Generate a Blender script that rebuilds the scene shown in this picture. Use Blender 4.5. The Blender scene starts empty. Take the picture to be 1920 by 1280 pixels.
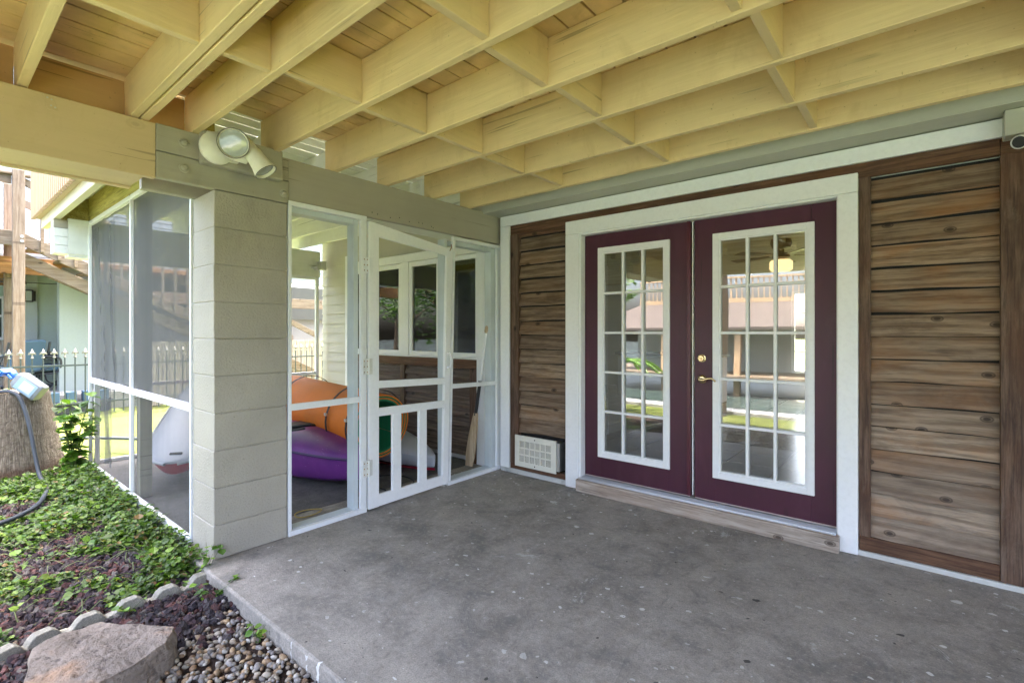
import bpy, bmesh, math, random
import numpy as np
from mathutils import Vector, Matrix, noise as mnoise
R = math.radians
rnd = random.Random(7)
sc = bpy.context.scene
C = sc.collection

# ------------------------------------------------------------------ camera
cam_d = bpy.data.cameras.new('camera'); cam = bpy.data.objects.new('camera', cam_d); C.objects.link(cam)
cam.location = (3.27, -3.715, 1.37); cam.rotation_euler = (R(90), 0, R(39.73))
cam_d.sensor_width = 36; cam_d.lens = 17.34; cam_d.shift_y = -0.00885
cam_d.clip_start = 0.05; cam_d.clip_end = 600
sc.camera = cam
# ------------------------------------------------------------------ sky, sun, exposure
SUN = Vector((-0.07, 0.26, 0.95)).normalized()
w = bpy.data.worlds.new('World'); sc.world = w; w.use_nodes = True
wn = w.node_tree; bg = wn.nodes['Background']
sky = wn.nodes.new('ShaderNodeTexSky'); sky.sky_type = 'NISHITA'; sky.sun_disc = False
sky.sun_elevation = math.asin(SUN.z); sky.sun_rotation = math.atan2(SUN.x, SUN.y)
sky.dust_density = 8.0; sky.air_density = 0.75; sky.ozone_density = 0.3
wn.links.new(sky.outputs[0], bg.inputs[0]); bg.inputs[1].default_value = 0.15
sl = bpy.data.lights.new('sun', 'SUN'); so = bpy.data.objects.new('sun', sl); C.objects.link(so)
sl.energy = 2.0; sl.angle = R(0.6); sl.color = (1, .95, .87)
so.location = (0, 0, 20); so.rotation_euler = SUN.to_track_quat('Z', 'Y').to_euler()
vs = sc.view_settings; vs.view_transform = 'Standard'; vs.look = 'None'; vs.gamma = 1; vs.use_curve_mapping = False
vs.exposure = 4.2
try:
    sc.cycles.use_denoising = True
    sc.cycles.max_bounces = 10; sc.cycles.diffuse_bounces = 7; sc.cycles.transparent_max_bounces = 24
    sc.cycles.sample_clamp_indirect = 6; sc.cycles.caustics_reflective = False; sc.cycles.caustics_refractive = False
except Exception: pass

# ------------------------------------------------------------------ material helpers
class NT:
    def __init__(s, name):
        s.m = bpy.data.materials.new(name); s.m.use_nodes = True
        s.t = s.m.node_tree; s.n = s.t.nodes; s.b = s.n['Principled BSDF']; s.out = s.n['Material Output']
    def L(s, a, b): s.t.links.new(a, b)
    def N(s, k, **kw):
        x = s.n.new('ShaderNode' + k)
        for a, v in kw.items(): setattr(x, a, v)
        return x
    def coord(s, scale=(1, 1, 1), rand=0.0, which='Object'):
        tc = s.N('TexCoord'); o = tc.outputs[which]
        if rand:
            oi = s.N('ObjectInfo'); v = s.N('VectorMath', operation='SCALE')
            cb = s.N('CombineXYZ')
            for i in range(3): s.L(oi.outputs['Random'], cb.inputs[i])
            s.L(cb.outputs[0], v.inputs[0]); v.inputs['Scale'].default_value = rand
            a = s.N('VectorMath', operation='ADD'); s.L(o, a.inputs[0]); s.L(v.outputs[0], a.inputs[1]); o = a.outputs[0]
        return s.scale(o, scale)
    def scale(s, o, sc_):
        m = s.N('VectorMath', operation='MULTIPLY'); s.L(o, m.inputs[0]); m.inputs[1].default_value = sc_
        return m.outputs[0]
    def noise(s, vec, scale, detail=4, rough=.55, dist=0):
        x = s.N('TexNoise'); s.L(vec, x.inputs['Vector']); x.inputs['Scale'].default_value = scale
        x.inputs['Detail'].default_value = detail; x.inputs['Roughness'].default_value = rough
        x.inputs['Distortion'].default_value = dist
        return x.outputs[0]
    def ramp(s, f, stops):
        x = s.N('ValToRGB'); s.L(f, x.inputs[0]); e = x.color_ramp.elements
        while len(e) < len(stops): e.new(.5)
        for i, (p, c) in enumerate(stops):
            e[i].position = p; e[i].color = (c, c, c, 1) if not isinstance(c, tuple) else (*c[:3], 1)
        return x.outputs[0]
    def mix(s, f, a, b, mode='MIX'):
        x = s.N('Mix', data_type='RGBA', blend_type=mode)
        for sock, v in ((x.inputs[0], f), (x.inputs[6], a), (x.inputs[7], b)):
            if isinstance(v, (int, float)): sock.default_value = v
            elif isinstance(v, tuple): sock.default_value = (*v[:3], 1)
            else: s.L(v, sock)
        return x.outputs[2]
    def math(s, op, a, b=0, c=0):
        x = s.N('Math', operation=op)
        for i, v in enumerate((a, b, c)):
            if isinstance(v, (int, float)): x.inputs[i].default_value = v
            else: s.L(v, x.inputs[i])
        return x.outputs[0]
    def bump(s, h, dist=.002, strength=1, prev=None):
        x = s.N('Bump'); s.L(h, x.inputs['Height']); x.inputs['Distance'].default_value = dist
        x.inputs['Strength'].default_value = strength
        if prev is not None: s.L(prev, x.inputs['Normal'])
        return x.outputs[0]
    def fin(s, col=None, rough=.6, normal=None, metal=0, spec=.5):
        b = s.b
        if col is not None:
            if isinstance(col, tuple): b.inputs['Base Color'].default_value = (*col[:3], 1)
            else: s.L(col, b.inputs['Base Color'])
        if isinstance(rough, (int, float)): b.inputs['Roughness'].default_value = rough
        else: s.L(rough, b.inputs['Roughness'])
        b.inputs['Metallic'].default_value = metal; b.inputs['Specular IOR Level'].default_value = spec
        if normal is not None: s.L(normal, b.inputs['Normal'])
        return s.m

def sh(c, k): return tuple(min(1, x * k) for x in c)

def paint(name, c, rough=.45, var=.12, dirt=None, dirt_amt=.5, scale=3, bump=.0012, bscale=60, axis=None, rand=3.0):
    t = NT(name); v = t.coord(rand=rand)
    big = t.noise(v, scale, 5)
    col = t.mix(t.ramp(big, [(.3, 0.0), (.7, 1.0)]), sh(c, 1 - var), sh(c, 1 + var * .6))
    st = (1, 1, 1)
    if axis is not None: st = tuple(.06 if i == axis else 1 for i in range(3))
    fine = t.noise(t.scale(v, st), bscale, 4, .6)
    col = t.mix(t.math('MULTIPLY', t.ramp(fine, [(.45, 0.0), (.75, 1.0)]), .22), col, sh(c, .72))
    if axis is not None and bscale < 36:
        ck = t.noise(t.scale(v, tuple(.018 if i == axis else 1.0 for i in range(3))), 42, 3, .5)
        gate = t.ramp(t.noise(v, 2.1, 2), [(.5, 0.0), (.6, 1.0)])
        col = t.mix(t.math('MULTIPLY', t.math('MULTIPLY', t.ramp(ck, [(.645, 0.0), (.66, 1.0)]), gate), .6), col, sh(c, .3))
        pv = t.N('TexVoronoi'); t.L(t.scale(v, tuple(.6 if i == axis else 1.0 for i in range(3))), pv.inputs['Vector']); pv.inputs['Scale'].default_value = 3.4
        ps_ = t.N('SeparateColor'); t.L(pv.outputs['Color'], ps_.inputs[0])
        kn = t.math('MULTIPLY', t.ramp(pv.outputs['Distance'], [(.03, .9), (.05, .15), (.08, .5), (.10, 0.0)]), t.math('LESS_THAN', ps_.outputs[0], .3))
        col = t.mix(t.math('MULTIPLY', kn, .5), col, sh(c, .55))
    if dirt:
        d = t.ramp(t.noise(t.scale(v, (1, 1, .5)), 5, 8, .65, .4), [(.54, 0.0), (.76, 1.0)])
        col = t.mix(t.math('MULTIPLY', d, dirt_amt), col, dirt)
        sp = t.ramp(t.noise(v, 55, 2, .5), [(.71, 0.0), (.76, 1.0)])
        col = t.mix(t.math('MULTIPLY', sp, dirt_amt), col, sh(dirt, .6))
    nrm = t.bump(fine, bump) if bump else None
    return t.fin(col, t.math('ADD', t.math('MULTIPLY', big, .2), rough - .1), nrm)

def wood(name, c1, c2, dark, stain=None, axis=0, pitch=None, zoff=0.0, rough=.65, gscale=14, knots=.5, stain_amt=.6, bump=.0012, rand=5.0, worn=None, fade=None, kscale=6.5):
    t = NT(name); v = t.coord(rand=rand if not pitch else 0)
    lum = None
    if pitch:
        sp = t.N('SeparateXYZ'); t.L(v, sp.inputs[0])
        fl = t.math('FLOOR', t.math('DIVIDE', t.math('SUBTRACT', sp.outputs[2], zoff), pitch))
        wn_ = t.N('TexWhiteNoise', noise_dimensions='1D'); t.L(fl, wn_.inputs['W'])
        cb = t.N('CombineXYZ'); t.L(t.math('MULTIPLY', fl, 3.71), cb.inputs[0]); t.L(t.math('MULTIPLY', fl, 1.37), cb.inputs[1])
        ad = t.N('VectorMath', operation='ADD'); t.L(v, ad.inputs[0]); t.L(cb.outputs[0], ad.inputs[1])
        v = ad.outputs[0]; lum = wn_.outputs[0]
    s3 = tuple(.10 if i == axis else 1.0 for i in range(3))
    vs_ = t.scale(v, s3)
    warp = t.noise(v, 2.2, 2)
    g = t.noise(vs_, gscale * 3.2, 9, .74, .5)
    rings = t.N('TexWave', wave_type='BANDS', bands_direction='Z' if axis != 2 else 'Y')
    t.L(vs_, rings.inputs['Vector']); rings.inputs['Scale'].default_value = gscale * .4
    rings.inputs['Distortion'].default_value = 11; rings.inputs['Detail'].default_value = 4; rings.inputs['Detail Scale'].default_value = 1.6
    gr = t.math('ADD', t.math('MULTIPLY', g, .8), t.math('MULTIPLY', rings.outputs[1], .2))
    col = t.mix(t.ramp(gr, [(.38, 0.0), (.60, 1.0)]), c1, c2)
    fine = t.noise(t.scale(v, tuple(.035 if i == axis else 1.0 for i in range(3))), 95, 5, .7)
    col = t.mix(t.math('MULTIPLY', t.ramp(fine, [(.5, 0.0), (.62, 1.0)]), .6), col, sh(dark, .9))
    pale = t.noise(t.scale(v, tuple(.05 if i == axis else 1.0 for i in range(3))), 70, 4, .7, .3)
    col = t.mix(t.math('MULTIPLY', t.ramp(pale, [(.56, 0.0), (.68, 1.0)]), .35), col, sh(c2, 1.5))
    if fade:
        spz = t.N('SeparateXYZ'); t.L(t.coord(), spz.inputs[0])
        fz = t.ramp(t.math('ADD', spz.outputs[2], t.math('MULTIPLY', t.noise(v, 3, 4), .9)), [(.9, 1.0), (.999, .0)])
        fz = t.ramp(t.math('MULTIPLY', t.math('ADD', spz.outputs[2], t.math('MULTIPLY', t.noise(v, 3, 4), .9)), .4), [(.35, 1.0), (.95, 0.0)])
        col = t.mix(t.math('MULTIPLY', fz, .55), col, t.mix(t.ramp(gr, [(.4, 0.0), (.6, 1.0)]), sh(fade, .7), sh(fade, 1.25)))
    if stain:
        f = t.ramp(t.noise(t.scale(v, tuple(.5 if i == axis else 1.3 for i in range(3))), 3.2, 5, .6, .5), [(.47, 0.0), (.66, 1.0)])
        col = t.mix(t.math('MULTIPLY', f, stain_amt), col, stain)
    dk = t.ramp(t.noise(t.scale(v, tuple(.6 if i == axis else 1.4 for i in range(3))), 4.3, 6, .65, .6), [(.5, 0.0), (.72, 1.0)])
    col = t.mix(t.math('MULTIPLY', dk, .5), col, dark)
    if worn:
        wf = t.ramp(t.noise(t.scale(v, tuple(.4 if i == axis else 1.2 for i in range(3))), 5.5, 7, .7, .8), [(.58, 0.0), (.7, 1.0)])
        col = t.mix(t.math('MULTIPLY', wf, .35), col, worn)
    if lum is not None:
        col = t.mix(t.math('MULTIPLY', lum, .45), col, sh(dark, 1.1))
    h = gr
    if knots:
        vo = t.N('TexVoronoi', voronoi_dimensions='2D'); k3 = t.N('SeparateXYZ'); t.L(v, k3.inputs[0]); k2 = t.N('CombineXYZ')
        t.L(t.math('MULTIPLY', k3.outputs[axis], .6), k2.inputs[0]); t.L(k3.outputs[0 if axis == 2 else 2], k2.inputs[1]); t.L(k2.outputs[0], vo.inputs['Vector']); vo.inputs['Scale'].default_value = kscale
        kn = t.ramp(vo.outputs['Distance'], [(.05, 1.0), (.075, .45), (.10, .85), (.125, 0.0)])
        sepc = t.N('SeparateColor'); t.L(vo.outputs['Color'], sepc.inputs[0])
        kn = t.math('MULTIPLY', kn, t.math('LESS_THAN', sepc.outputs[0], knots))
        col = t.mix(t.math('MULTIPLY', kn, .85), col, sh(dark, .35))
    nrm = t.bump(h, bump); nrm = t.bump(fine, bump * .5, prev=nrm)
    return t.fin(col, rough, nrm, spec=.3)

def plain(name, c, rough=.5, metal=0, spec=.5, var=.1):
    t = NT(name); v = t.coord(rand=2)
    n = t.noise(v, 9, 4)
    return t.fin(t.mix(n, sh(c, 1 - var), sh(c, 1 + var)), t.math('ADD', t.math('MULTIPLY', n, .15), max(0, rough - .07)), None, metal, spec)

def vcol(name, rough=.6, bump=.0, bscale=90, spec=.4, trans=0.0):
    t = NT(name); a = t.N('Attribute', attribute_name='Col')
    v = t.coord(); n = t.noise(v, bscale, 4, .6)
    col = t.mix(.5, a.outputs[0], t.mix(n, (.55, .55, .55), (1.4, 1.4, 1.4)), 'MULTIPLY')
    m = t.fin(col, rough, t.bump(n, bump) if bump else None, spec=spec)
    if trans:
        tr = t.N('BsdfTranslucent'); t.L(t.mix(1.0, a.outputs[0], (1.5, 1.7, .7), 'MULTIPLY'), tr.inputs[0])
        mx = t.N('MixShader'); mx.inputs[0].default_value = trans
        t.L(t.b.outputs[0], mx.inputs[1]); t.L(tr.outputs[0], mx.inputs[2]); t.L(mx.outputs[0], t.out.inputs[0])
    return m

def glass(name, tint=(.92, .95, .93), strength=1.0, base=.04):
    t = NT(name); tr = t.N('BsdfTransparent'); tr.inputs[0].default_value = (*tint, 1)
    gl = t.N('BsdfGlossy'); gl.inputs['Roughness'].default_value = .0; gl.inputs[0].default_value = (1, 1, 1, 1)
    fr = t.N('Fresnel'); fr.inputs[0].default_value = 1.52
    v = t.coord(); nrm = t.bump(t.noise(v, 1.1, 0), .0022); t.L(nrm, gl.inputs['Normal'])
    mx = t.N('MixShader'); t.L(t.math('MINIMUM', t.math('ADD', t.math('MULTIPLY', fr.outputs[0], strength), base), .95), mx.inputs[0])
    t.L(tr.outputs[0], mx.inputs[1]); t.L(gl.outputs[0], mx.inputs[2]); t.L(mx.outputs[0], t.out.inputs[0])
    return t.m

def meshcloth(name, c, lo, hi):
    t = NT(name); v = t.coord()
    s = t.noise(t.scale(v, (3, 3, .3)), 2.0, 2, .5)
    f = t.ramp(s, [(.35, lo), (.65, hi)])
    tr = t.N('BsdfTransparent'); d = t.N('BsdfDiffuse'); d.inputs[0].default_value = (*c, 1)
    tl = t.N('BsdfTranslucent'); tl.inputs[0].default_value = (*c, 1)
    a = t.N('MixShader'); a.inputs[0].default_value = .35; t.L(d.outputs[0], a.inputs[1]); t.L(tl.outputs[0], a.inputs[2])
    mx = t.N('MixShader'); t.L(f, mx.inputs[0]); t.L(tr.outputs[0], mx.inputs[1]); t.L(a.outputs[0], mx.inputs[2])
    t.L(mx.outputs[0], t.out.inputs[0]); return t.m

def emis(name, c, e):
    t = NT(name); t.b.inputs['Emission Color'].default_value = (*c, 1); t.b.inputs['Emission Strength'].default_value = e
    return t.fin(c, .4)

def concrete(name, c, specks=True, dark=(.10, .10, .10)):
    t = NT(name); v = t.coord()
    a = t.noise(v, 1.0, 8, .66, .5); b = t.noise(v, 5, 9, .76, .4); f = t.noise(v, 150, 3, .65); g = t.noise(v, 38, 7, .78)
    col = t.mix(t.ramp(a, [(.36, 0.0), (.64, 1.0)]), sh(c, .66), sh(c, 1.22))
    col = t.mix(t.math('MULTIPLY', t.ramp(b, [(.47, 0.0), (.62, 1.0)]), .6), col, sh(c, 1.55))
    col = t.mix(t.math('MULTIPLY', t.ramp(b, [(.34, 1.0), (.46, 0.0)]), .6), col, sh(dark, 1.2))
    col = t.mix(t.math('MULTIPLY', t.ramp(g, [(.53, 0.0), (.64, 1.0)]), .5), col, sh(c, 1.8))
    col = t.mix(t.math('MULTIPLY', t.ramp(g, [(.34, 1.0), (.46, 0.0)]), .55), col, sh(c, .45))
    col = t.mix(t.math('MULTIPLY', t.ramp(f, [(.40, 1.0), (.56, 0.0)]), .4), col, sh(c, .5))
    sc0 = t.noise(t.scale(v, (1, .3, 1)), 13, 9, .78, 1.4)
    col = t.mix(t.math('MULTIPLY', t.ramp(sc0, [(.57, 0.0), (.68, 1.0)]), .5), col, sh(dark, 1.1))
    if specks:
        wv = t.N('VectorMath', operation='ADD'); nz = t.N('TexNoise'); t.L(v, nz.inputs['Vector']); nz.inputs['Scale'].default_value = 26; nz.inputs['Detail'].default_value = 4
        ns = t.N('VectorMath', operation='SCALE'); t.L(nz.outputs[1], ns.inputs[0]); ns.inputs['Scale'].default_value = .045
        t.L(v, wv.inputs[0]); t.L(ns.outputs[0], wv.inputs[1])
        patch = t.ramp(t.noise(v, .8, 3, .5), [(.40, .15), (.55, 1.0)])
        for scl, pw, mx_, amt in ((22, 5, .30, .85), (7, 9, .22, .7)):
            vo = t.N('TexVoronoi'); t.L(t.scale(wv.outputs[0], (1, 1.35, .01)), vo.inputs['Vector']); vo.inputs['Scale'].default_value = scl
            sc_ = t.N('SeparateColor'); t.L(vo.outputs['Color'], sc_.inputs[0])
            spk = t.math('LESS_THAN', vo.outputs['Distance'], t.math('MULTIPLY', t.math('POWER', sc_.outputs[0], pw), mx_))
            col = t.mix(t.math('MULTIPLY', t.math('MULTIPLY', spk, patch), amt), col, (.66, .65, .62))
            dk = t.math('LESS_THAN', vo.outputs['Distance'], t.math('MULTIPLY', t.math('POWER', sc_.outputs[1], pw + 3), mx_ * .6))
            col = t.mix(t.math('MULTIPLY', dk, .85), col, (.03, .028, .025))
        ps = t.ramp(t.noise(v, 2.9, 10, .78, .7), [(.615, 0.0), (.64, 1.0)])
        col = t.mix(t.math('MULTIPLY', t.math('MULTIPLY', ps, patch), .5), col, (.56, .55, .52))
    nrm = t.bump(f, .002); nrm = t.bump(g, .003, prev=nrm); nrm = t.bump(b, .003, prev=nrm)
    return t.fin(col, t.math('ADD', t.math('MULTIPLY', a, .3), .5), nrm, spec=.3)

M = {}
M['joist'] = paint('tan_deck_paint', (.71, .55, .285), .5, .09, (.47, .32, .14), .55, 2.5, .0025, 34, axis=0)
M['block'] = paint('tan_block_paint', (.64, .49, .26), .5, .09, (.40, .28, .15), .55, 2.5, .0025, 34, axis=1)
M['rimpaint'] = paint('brown_rim_paint', (.46, .28, .12), .5, .1, (.3, .17, .07), .4, 3, .002, 30, axis=1)
M['gapshade'] = plain('gap_shade_black', (.012, .010, .009), .9)  # black that paints shade into siding gaps and deck seams
M['boards'] = paint('tan_board_paint', (.64, .46, .23), .55, .2, (.26, .17, .08), .6, 5, .003, 30, axis=1)
M['wboards'] = paint('white_board_paint', (.74, .76, .69), .5, .06, (.45, .44, .34), .3, 5, .0016, 30, axis=1)
M['wjoist'] = paint('white_joist_paint', (.78, .79, .74), .5, .05, (.5, .48, .4), .25, 3, .0012, 30, axis=0)
M['white'] = paint('white_trim_paint', (.80, .81, .82), .42, .02, (.62, .61, .57), .10, 3, .0006, 40)
M['alum'] = paint('white_aluminium', (.76, .78, .80), .38, .04, (.45, .42, .38), .35, 6, .0004, 60)
M['greypost'] = paint('blue_grey_wood_post', (.52, .57, .59), .5, .1, (.3, .31, .3), .3, 4, .001, 40, axis=2)
M['tanbeam'] = paint('tan_beam_paint', (.56, .425, .25), .5, .07, (.40, .28, .14), .5, 1.5, .0016, 30, axis=1)
M['greybeam'] = paint('grey_beam_paint', (.36, .335, .265), .55, .14, (.20, .19, .15), .4, 3, .0022, 30, axis=1)
M['taupe'] = paint('taupe_header_paint', (.36, .33, .27), .5, .08, (.36, .33, .28), .3, 2, .0012, 30, axis=1)
M['ledger'] = paint('grey_green_trim_paint', (.43, .43, .36), .5, .05, (.3, .3, .25), .2, 2, .001, 40, axis=0)
M['pillar'] = paint('grey_painted_block', (.365, .338, .285), .55, .12, (.23, .215, .17), .45, 2.2, .006, 75)
M['beige'] = paint('beige_siding_paint', (.50, .475, .405), .55, .06, (.36, .33, .27), .25, 2, .001, 40, axis=0)
M['purple'] = paint('plum_door_paint', (.055, .0062, .022), .46, .22, (.11, .04, .06), .3, 2.2, .0012, 30, axis=2)
M['plumred'] = paint('dark_red_astragal', (.075, .010, .022), .35, .2, None, 0, 3, .0006, 40)
M['sidingR'] = wood('weathered_cedar_siding', (.195, .122, .074), (.37, .265, .18), (.065, .040, .027), (.34, .145, .045), 0, .137, .117, gscale=13, knots=.34, stain_amt=.6, worn=(.42, .36, .29), fade=(.30, .245, .19))
M['sidingL'] = wood('brown_cedar_siding', (.165, .11, .068), (.32, .235, .165), (.058, .036, .025), (.25, .125, .05), 0, .134, .41, gscale=13, knots=.22, stain_amt=.45, worn=(.33, .27, .21))
M['sidingP'] = wood('dark_cedar_siding', (.10, .070, .050), (.19, .14, .105), (.04, .027, .02), (.12, .06, .03), 0, .098, .1, gscale=13, knots=.3, stain_amt=.4, worn=(.3, .26, .22))
M['frameH'] = wood('dark_stained_frame_wood', (.085, .040, .022), (.15, .080, .046), (.03, .015, .010), (.11, .042, .018), 0, None, gscale=16, knots=.25, worn=(.2, .13, .09))
M['frameV'] = wood('dark_stained_upright_wood', (.075, .040, .026), (.15, .095, .065), (.03, .016, .012), (.10, .042, .02), 2, None, gscale=16, knots=.25, worn=(.25, .2, .16))
M['sill'] = wood('raw_pine_sill', (.29, .24, .195), (.45, .385, .32), (.13, .085, .06), (.33, .23, .17), 0, None, gscale=9, knots=.95, stain_amt=.4, kscale=6)
M['postwood'] = wood('weathered_post_wood', (.15, .113, .082), (.225, .178, .135), (.10, .062, .038), (.20, .125, .07), 2, None, gscale=10, knots=.5, stain_amt=.3)
M['stairwood'] = wood('weathered_stair_wood', (.15, .118, .088), (.22, .18, .14), (.09, .062, .04), (.18, .11, .055), 1, None, gscale=10, knots=.4, stain_amt=.4)
M['warmwood'] = wood('stained_ceiling_wood', (.26, .13, .05), (.40, .22, .09), (.12, .06, .025), (.34, .15, .04), 1, .14, 0, gscale=10, knots=.4, stain_amt=.4)
M['mosswood'] = wood('green_stained_beam_wood', (.40, .33, .10), (.55, .48, .17), (.16, .13, .04), (.34, .30, .06), 0, None, gscale=8, knots=.1, stain_amt=.5)
M['rail'] = paint('tan_railing_paint', (.40, .285, .175), .5, .06, None, 0, 3, .001, 40, axis=2)
M['fascia'] = paint('cream_fascia_paint', (.54, .50, .38), .5, .05, None, 0, 3, .001, 40, axis=0)
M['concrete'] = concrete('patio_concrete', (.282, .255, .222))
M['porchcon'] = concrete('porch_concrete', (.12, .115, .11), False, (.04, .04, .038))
M['slabside'] = concrete('pale_patio_concrete', (.33, .33, .32), False, (.2, .2, .19))
M['curb'] = concrete('edging_concrete', (.30, .285, .24), False, (.14, .135, .10))
M['glass'] = glass('door_glass', (.92, .94, .92), 1.4, .06)
M['winglass'] = glass('window_glass', (.42, .47, .45), 1.1, .01)
M['screen'] = meshcloth('insect_screen_upper', (.150, .154, .156), .74, .80)
M['screenlow'] = meshcloth('insect_screen_lower', (.14, .145, .14), .34, .42)
M['drape'] = meshcloth('loose_insect_screen', (.14, .145, .15), .34, .46)
M['brass'] = plain('polished_brass', (.72, .58, .32), .22, 1)
M['steel'] = plain('galvanised_steel', (.55, .55, .53), .4, .9)
M['rust'] = plain('rusty_steel', (.30, .16, .08), .8, .2, var=.5)
M['alum2'] = plain('bare_aluminium', (.62, .63, .64), .35, .8)
M['black'] = plain('black_plastic', (.015, .015, .017), .5)
M['iron'] = plain('dark_green_iron', (.035, .05, .052), .45)
M['lamp'] = paint('cream_lamp_enamel', (.72, .70, .60), .4, .08, (.40, .25, .12), .5, 6, .0005, 40)
M['lens'] = plain('frosted_lens', (.40, .43, .42), .12, 0, .9, .3)
M['cream'] = plain('cream_vent_plastic', (.70, .68, .59), .4)
M['orange'] = paint('orange_foam', (.76, .205, .018), .6, .12, (.55, .16, .03), .3, 4, .001, 120)
M['green'] = paint('green_foam', (.008, .19, .085), .6, .1, (.02, .15, .08), .2, 4, .001, 120)
M['violet'] = None
M['kwhite'] = paint('pale_grey_hull', (.44, .46, .51), .35, .06, (.40, .42, .46), .2, 3, .0004, 40)
M['kred'] = plain('crimson_hull', (.40, .02, .05), .4)
M['leaf'] = vcol('leaf', .45, spec=.4, trans=.3)
M['rock'] = vcol('lava_rock', .9, .004, 160, spec=.2)
M['pebble'] = vcol('river_pebble', .6, .0006, 120, spec=.4)
M['palm'] = None
def _violet():
    t = NT('violet_hull'); v = t.coord()
    n = t.noise(v, 2.4, 4)
    sp = t.N('SeparateXYZ'); t.L(v, sp.inputs[0])
    col = t.mix(t.ramp(n, [(.35, 0.0), (.7, 1.0)]), (.085, .016, .17), (.19, .04, .25))
    col = t.mix(t.ramp(t.math('ADD', t.math('MULTIPLY', sp.outputs[0], .5), t.noise(v, 3, 3)), [(-.1 + .5, 1.0), (.75, 0.0)]), col, (.30, .04, .24))
    vd = t.N('VectorMath', operation='DISTANCE'); t.L(t.scale(v, (1, .35, 1.2)), vd.inputs[0]); vd.inputs[1].default_value = (-.82, -.5, .46)
    col = t.mix(t.ramp(t.math('ADD', vd.outputs['Value'], t.math('MULTIPLY', t.math('SUBTRACT', n, .5), .2)), [(.05, .9), (.20, 0.0)]), col, (.02, .008, .02))
    sc_ = t.ramp(t.noise(t.scale(v, (.3, 1, 1)), 60, 3), [(.66, 0.0), (.72, .35)])
    col = t.mix(sc_, col, (.5, .35, .6))
    return t.fin(col, .38, t.bump(n, .002))
M['violet'] = _violet()
def _palm():
    t = NT('palm_stump_bark'); v = t.coord()
    sp = t.N('SeparateXYZ'); t.L(v, sp.inputs[0])
    ang = t.math('ARCTAN2', sp.outputs[1], sp.outputs[0])
    cb = t.N('CombineXYZ'); t.L(t.math('MULTIPLY', ang, 1.6), cb.inputs[0]); t.L(t.math('MULTIPLY', sp.outputs[2], .9), cb.inputs[1])
    cr = t.noise(t.scale(cb.outputs[0], (1, .25, 1)), 26, 6, .7, .6)
    hz = t.noise(t.scale(cb.outputs[0], (.16, 1, 1)), 34, 4, .6, .5)
    col = t.mix(t.ramp(cr, [(.35, 0.0), (.62, 1.0)]), (.075, .058, .045), (.31, .265, .21))
    col = t.mix(t.math('MULTIPLY', t.ramp(hz, [(.45, 0.0), (.6, 1.0)]), .6), col, (.12, .092, .068))
    low = t.ramp(t.math('ADD', sp.outputs[2], t.math('MULTIPLY', t.noise(v, 6, 4), .2)), [(.14, 1.0), (.22, 0.0)])
    col = t.mix(t.math('MULTIPLY', low, .8), col, (.075, .04, .025))
    h = t.math('ADD', cr, t.math('MULTIPLY', hz, .6))
    return t.fin(col, .85, t.bump(h, .03), spec=.2)
M['palm'] = _palm()
def _rock():
    t = NT('sandstone'); v = t.coord()
    a = t.noise(v, 4, 8, .68, .5); b = t.noise(t.scale(v, (1, 1, 4)), 12, 6, .7); p = t.noise(v, 26, 4, .6)
    col = t.mix(t.ramp(a, [(.3, 0.0), (.7, 1.0)]), (.13, .108, .092), (.32, .265, .22))
    col = t.mix(t.math('MULTIPLY', t.ramp(p, [(.34, 1.0), (.45, 0.0)]), .75), col, (.07, .055, .047))
    col = t.mix(t.math('MULTIPLY', t.ramp(t.noise(v, 3, 5, .6), [(.56, 0.0), (.68, 1.0)]), .55), col, (.38, .20, .09))
    return t.fin(col, .9, t.bump(p, .02, prev=t.bump(b, .01)), spec=.2)
M['sandstone'] = _rock()
def _grass(name, a, b, c):
    t = NT(name); v = t.coord()
    n = t.noise(v, 2.2, 5, .6); f = t.noise(t.scale(v, (1, 1, .3)), 60, 5, .7)
    col = t.mix(t.ramp(n, [(.35, 0.0), (.65, 1.0)]), a, b); col = t.mix(t.math('MULTIPLY', t.ramp(f, [(.4, 0.0), (.65, 1.0)]), .6), col, c)
    return t.fin(col, .9, t.bump(f, .02), spec=.15)
M['lawn'] = _grass('lawn_grass', (.10, .13, .028), (.16, .175, .045), (.06, .08, .018))
M['soil'] = _grass('garden_soil', (.045, .030, .024), (.075, .05, .04), (.025, .017, .014))
M['hose'] = plain('blue_grey_hose', (.022, .030, .042), .6)
M['nsiding'] = paint('pale_blue_siding', (.27, .325, .36), .6, .04, None, 0, 2, .0006, 30)
M['nwhite'] = paint('pale_mint_panel', (.35, .405, .395), .6, .03, None, 0, 1, .0006, 30)
M['nmint'] = paint('mint_siding', (.44, .54, .47), .6, .04, None, 0, 2, .0006, 30)
M['cushion'] = plain('slate_blue_fabric', (.06, .115, .175), .9, var=.15)
M['bamboo'] = wood('grey_bamboo', (.30, .26, .21), (.45, .41, .35), (.14, .11, .09), None, 2, None, gscale=18, knots=0)
M['tile'] = None
def _tile():
    t = NT('floor_tile'); v = t.coord()
    br = t.N('TexBrick'); br.offset = 0; br.squash = 1
    t.L(v, br.inputs['Vector']); br.inputs['Scale'].default_value = 1
    br.inputs['Brick Width'].default_value = .45; br.inputs['Row Height'].default_value = .45; br.inputs['Mortar Size'].default_value = .008
    n = t.noise(v, 3, 5, .6)
    t.L(t.mix(n, (.24, .24, .22), (.36, .35, .32)), br.inputs['Color1']); t.L(t.mix(n, (.26, .25, .23), (.38, .37, .34)), br.inputs['Color2'])
    br.inputs['Mortar'].default_value = (.04, .038, .035, 1)
    return t.fin(br.outputs[0], .22, None, spec=.5)
M['tile'] = _tile()
M['inwall'] = paint('interior_wall_paint', (.62, .60, .55), .6, .03, None, 0, 2, .0004, 30)
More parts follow.
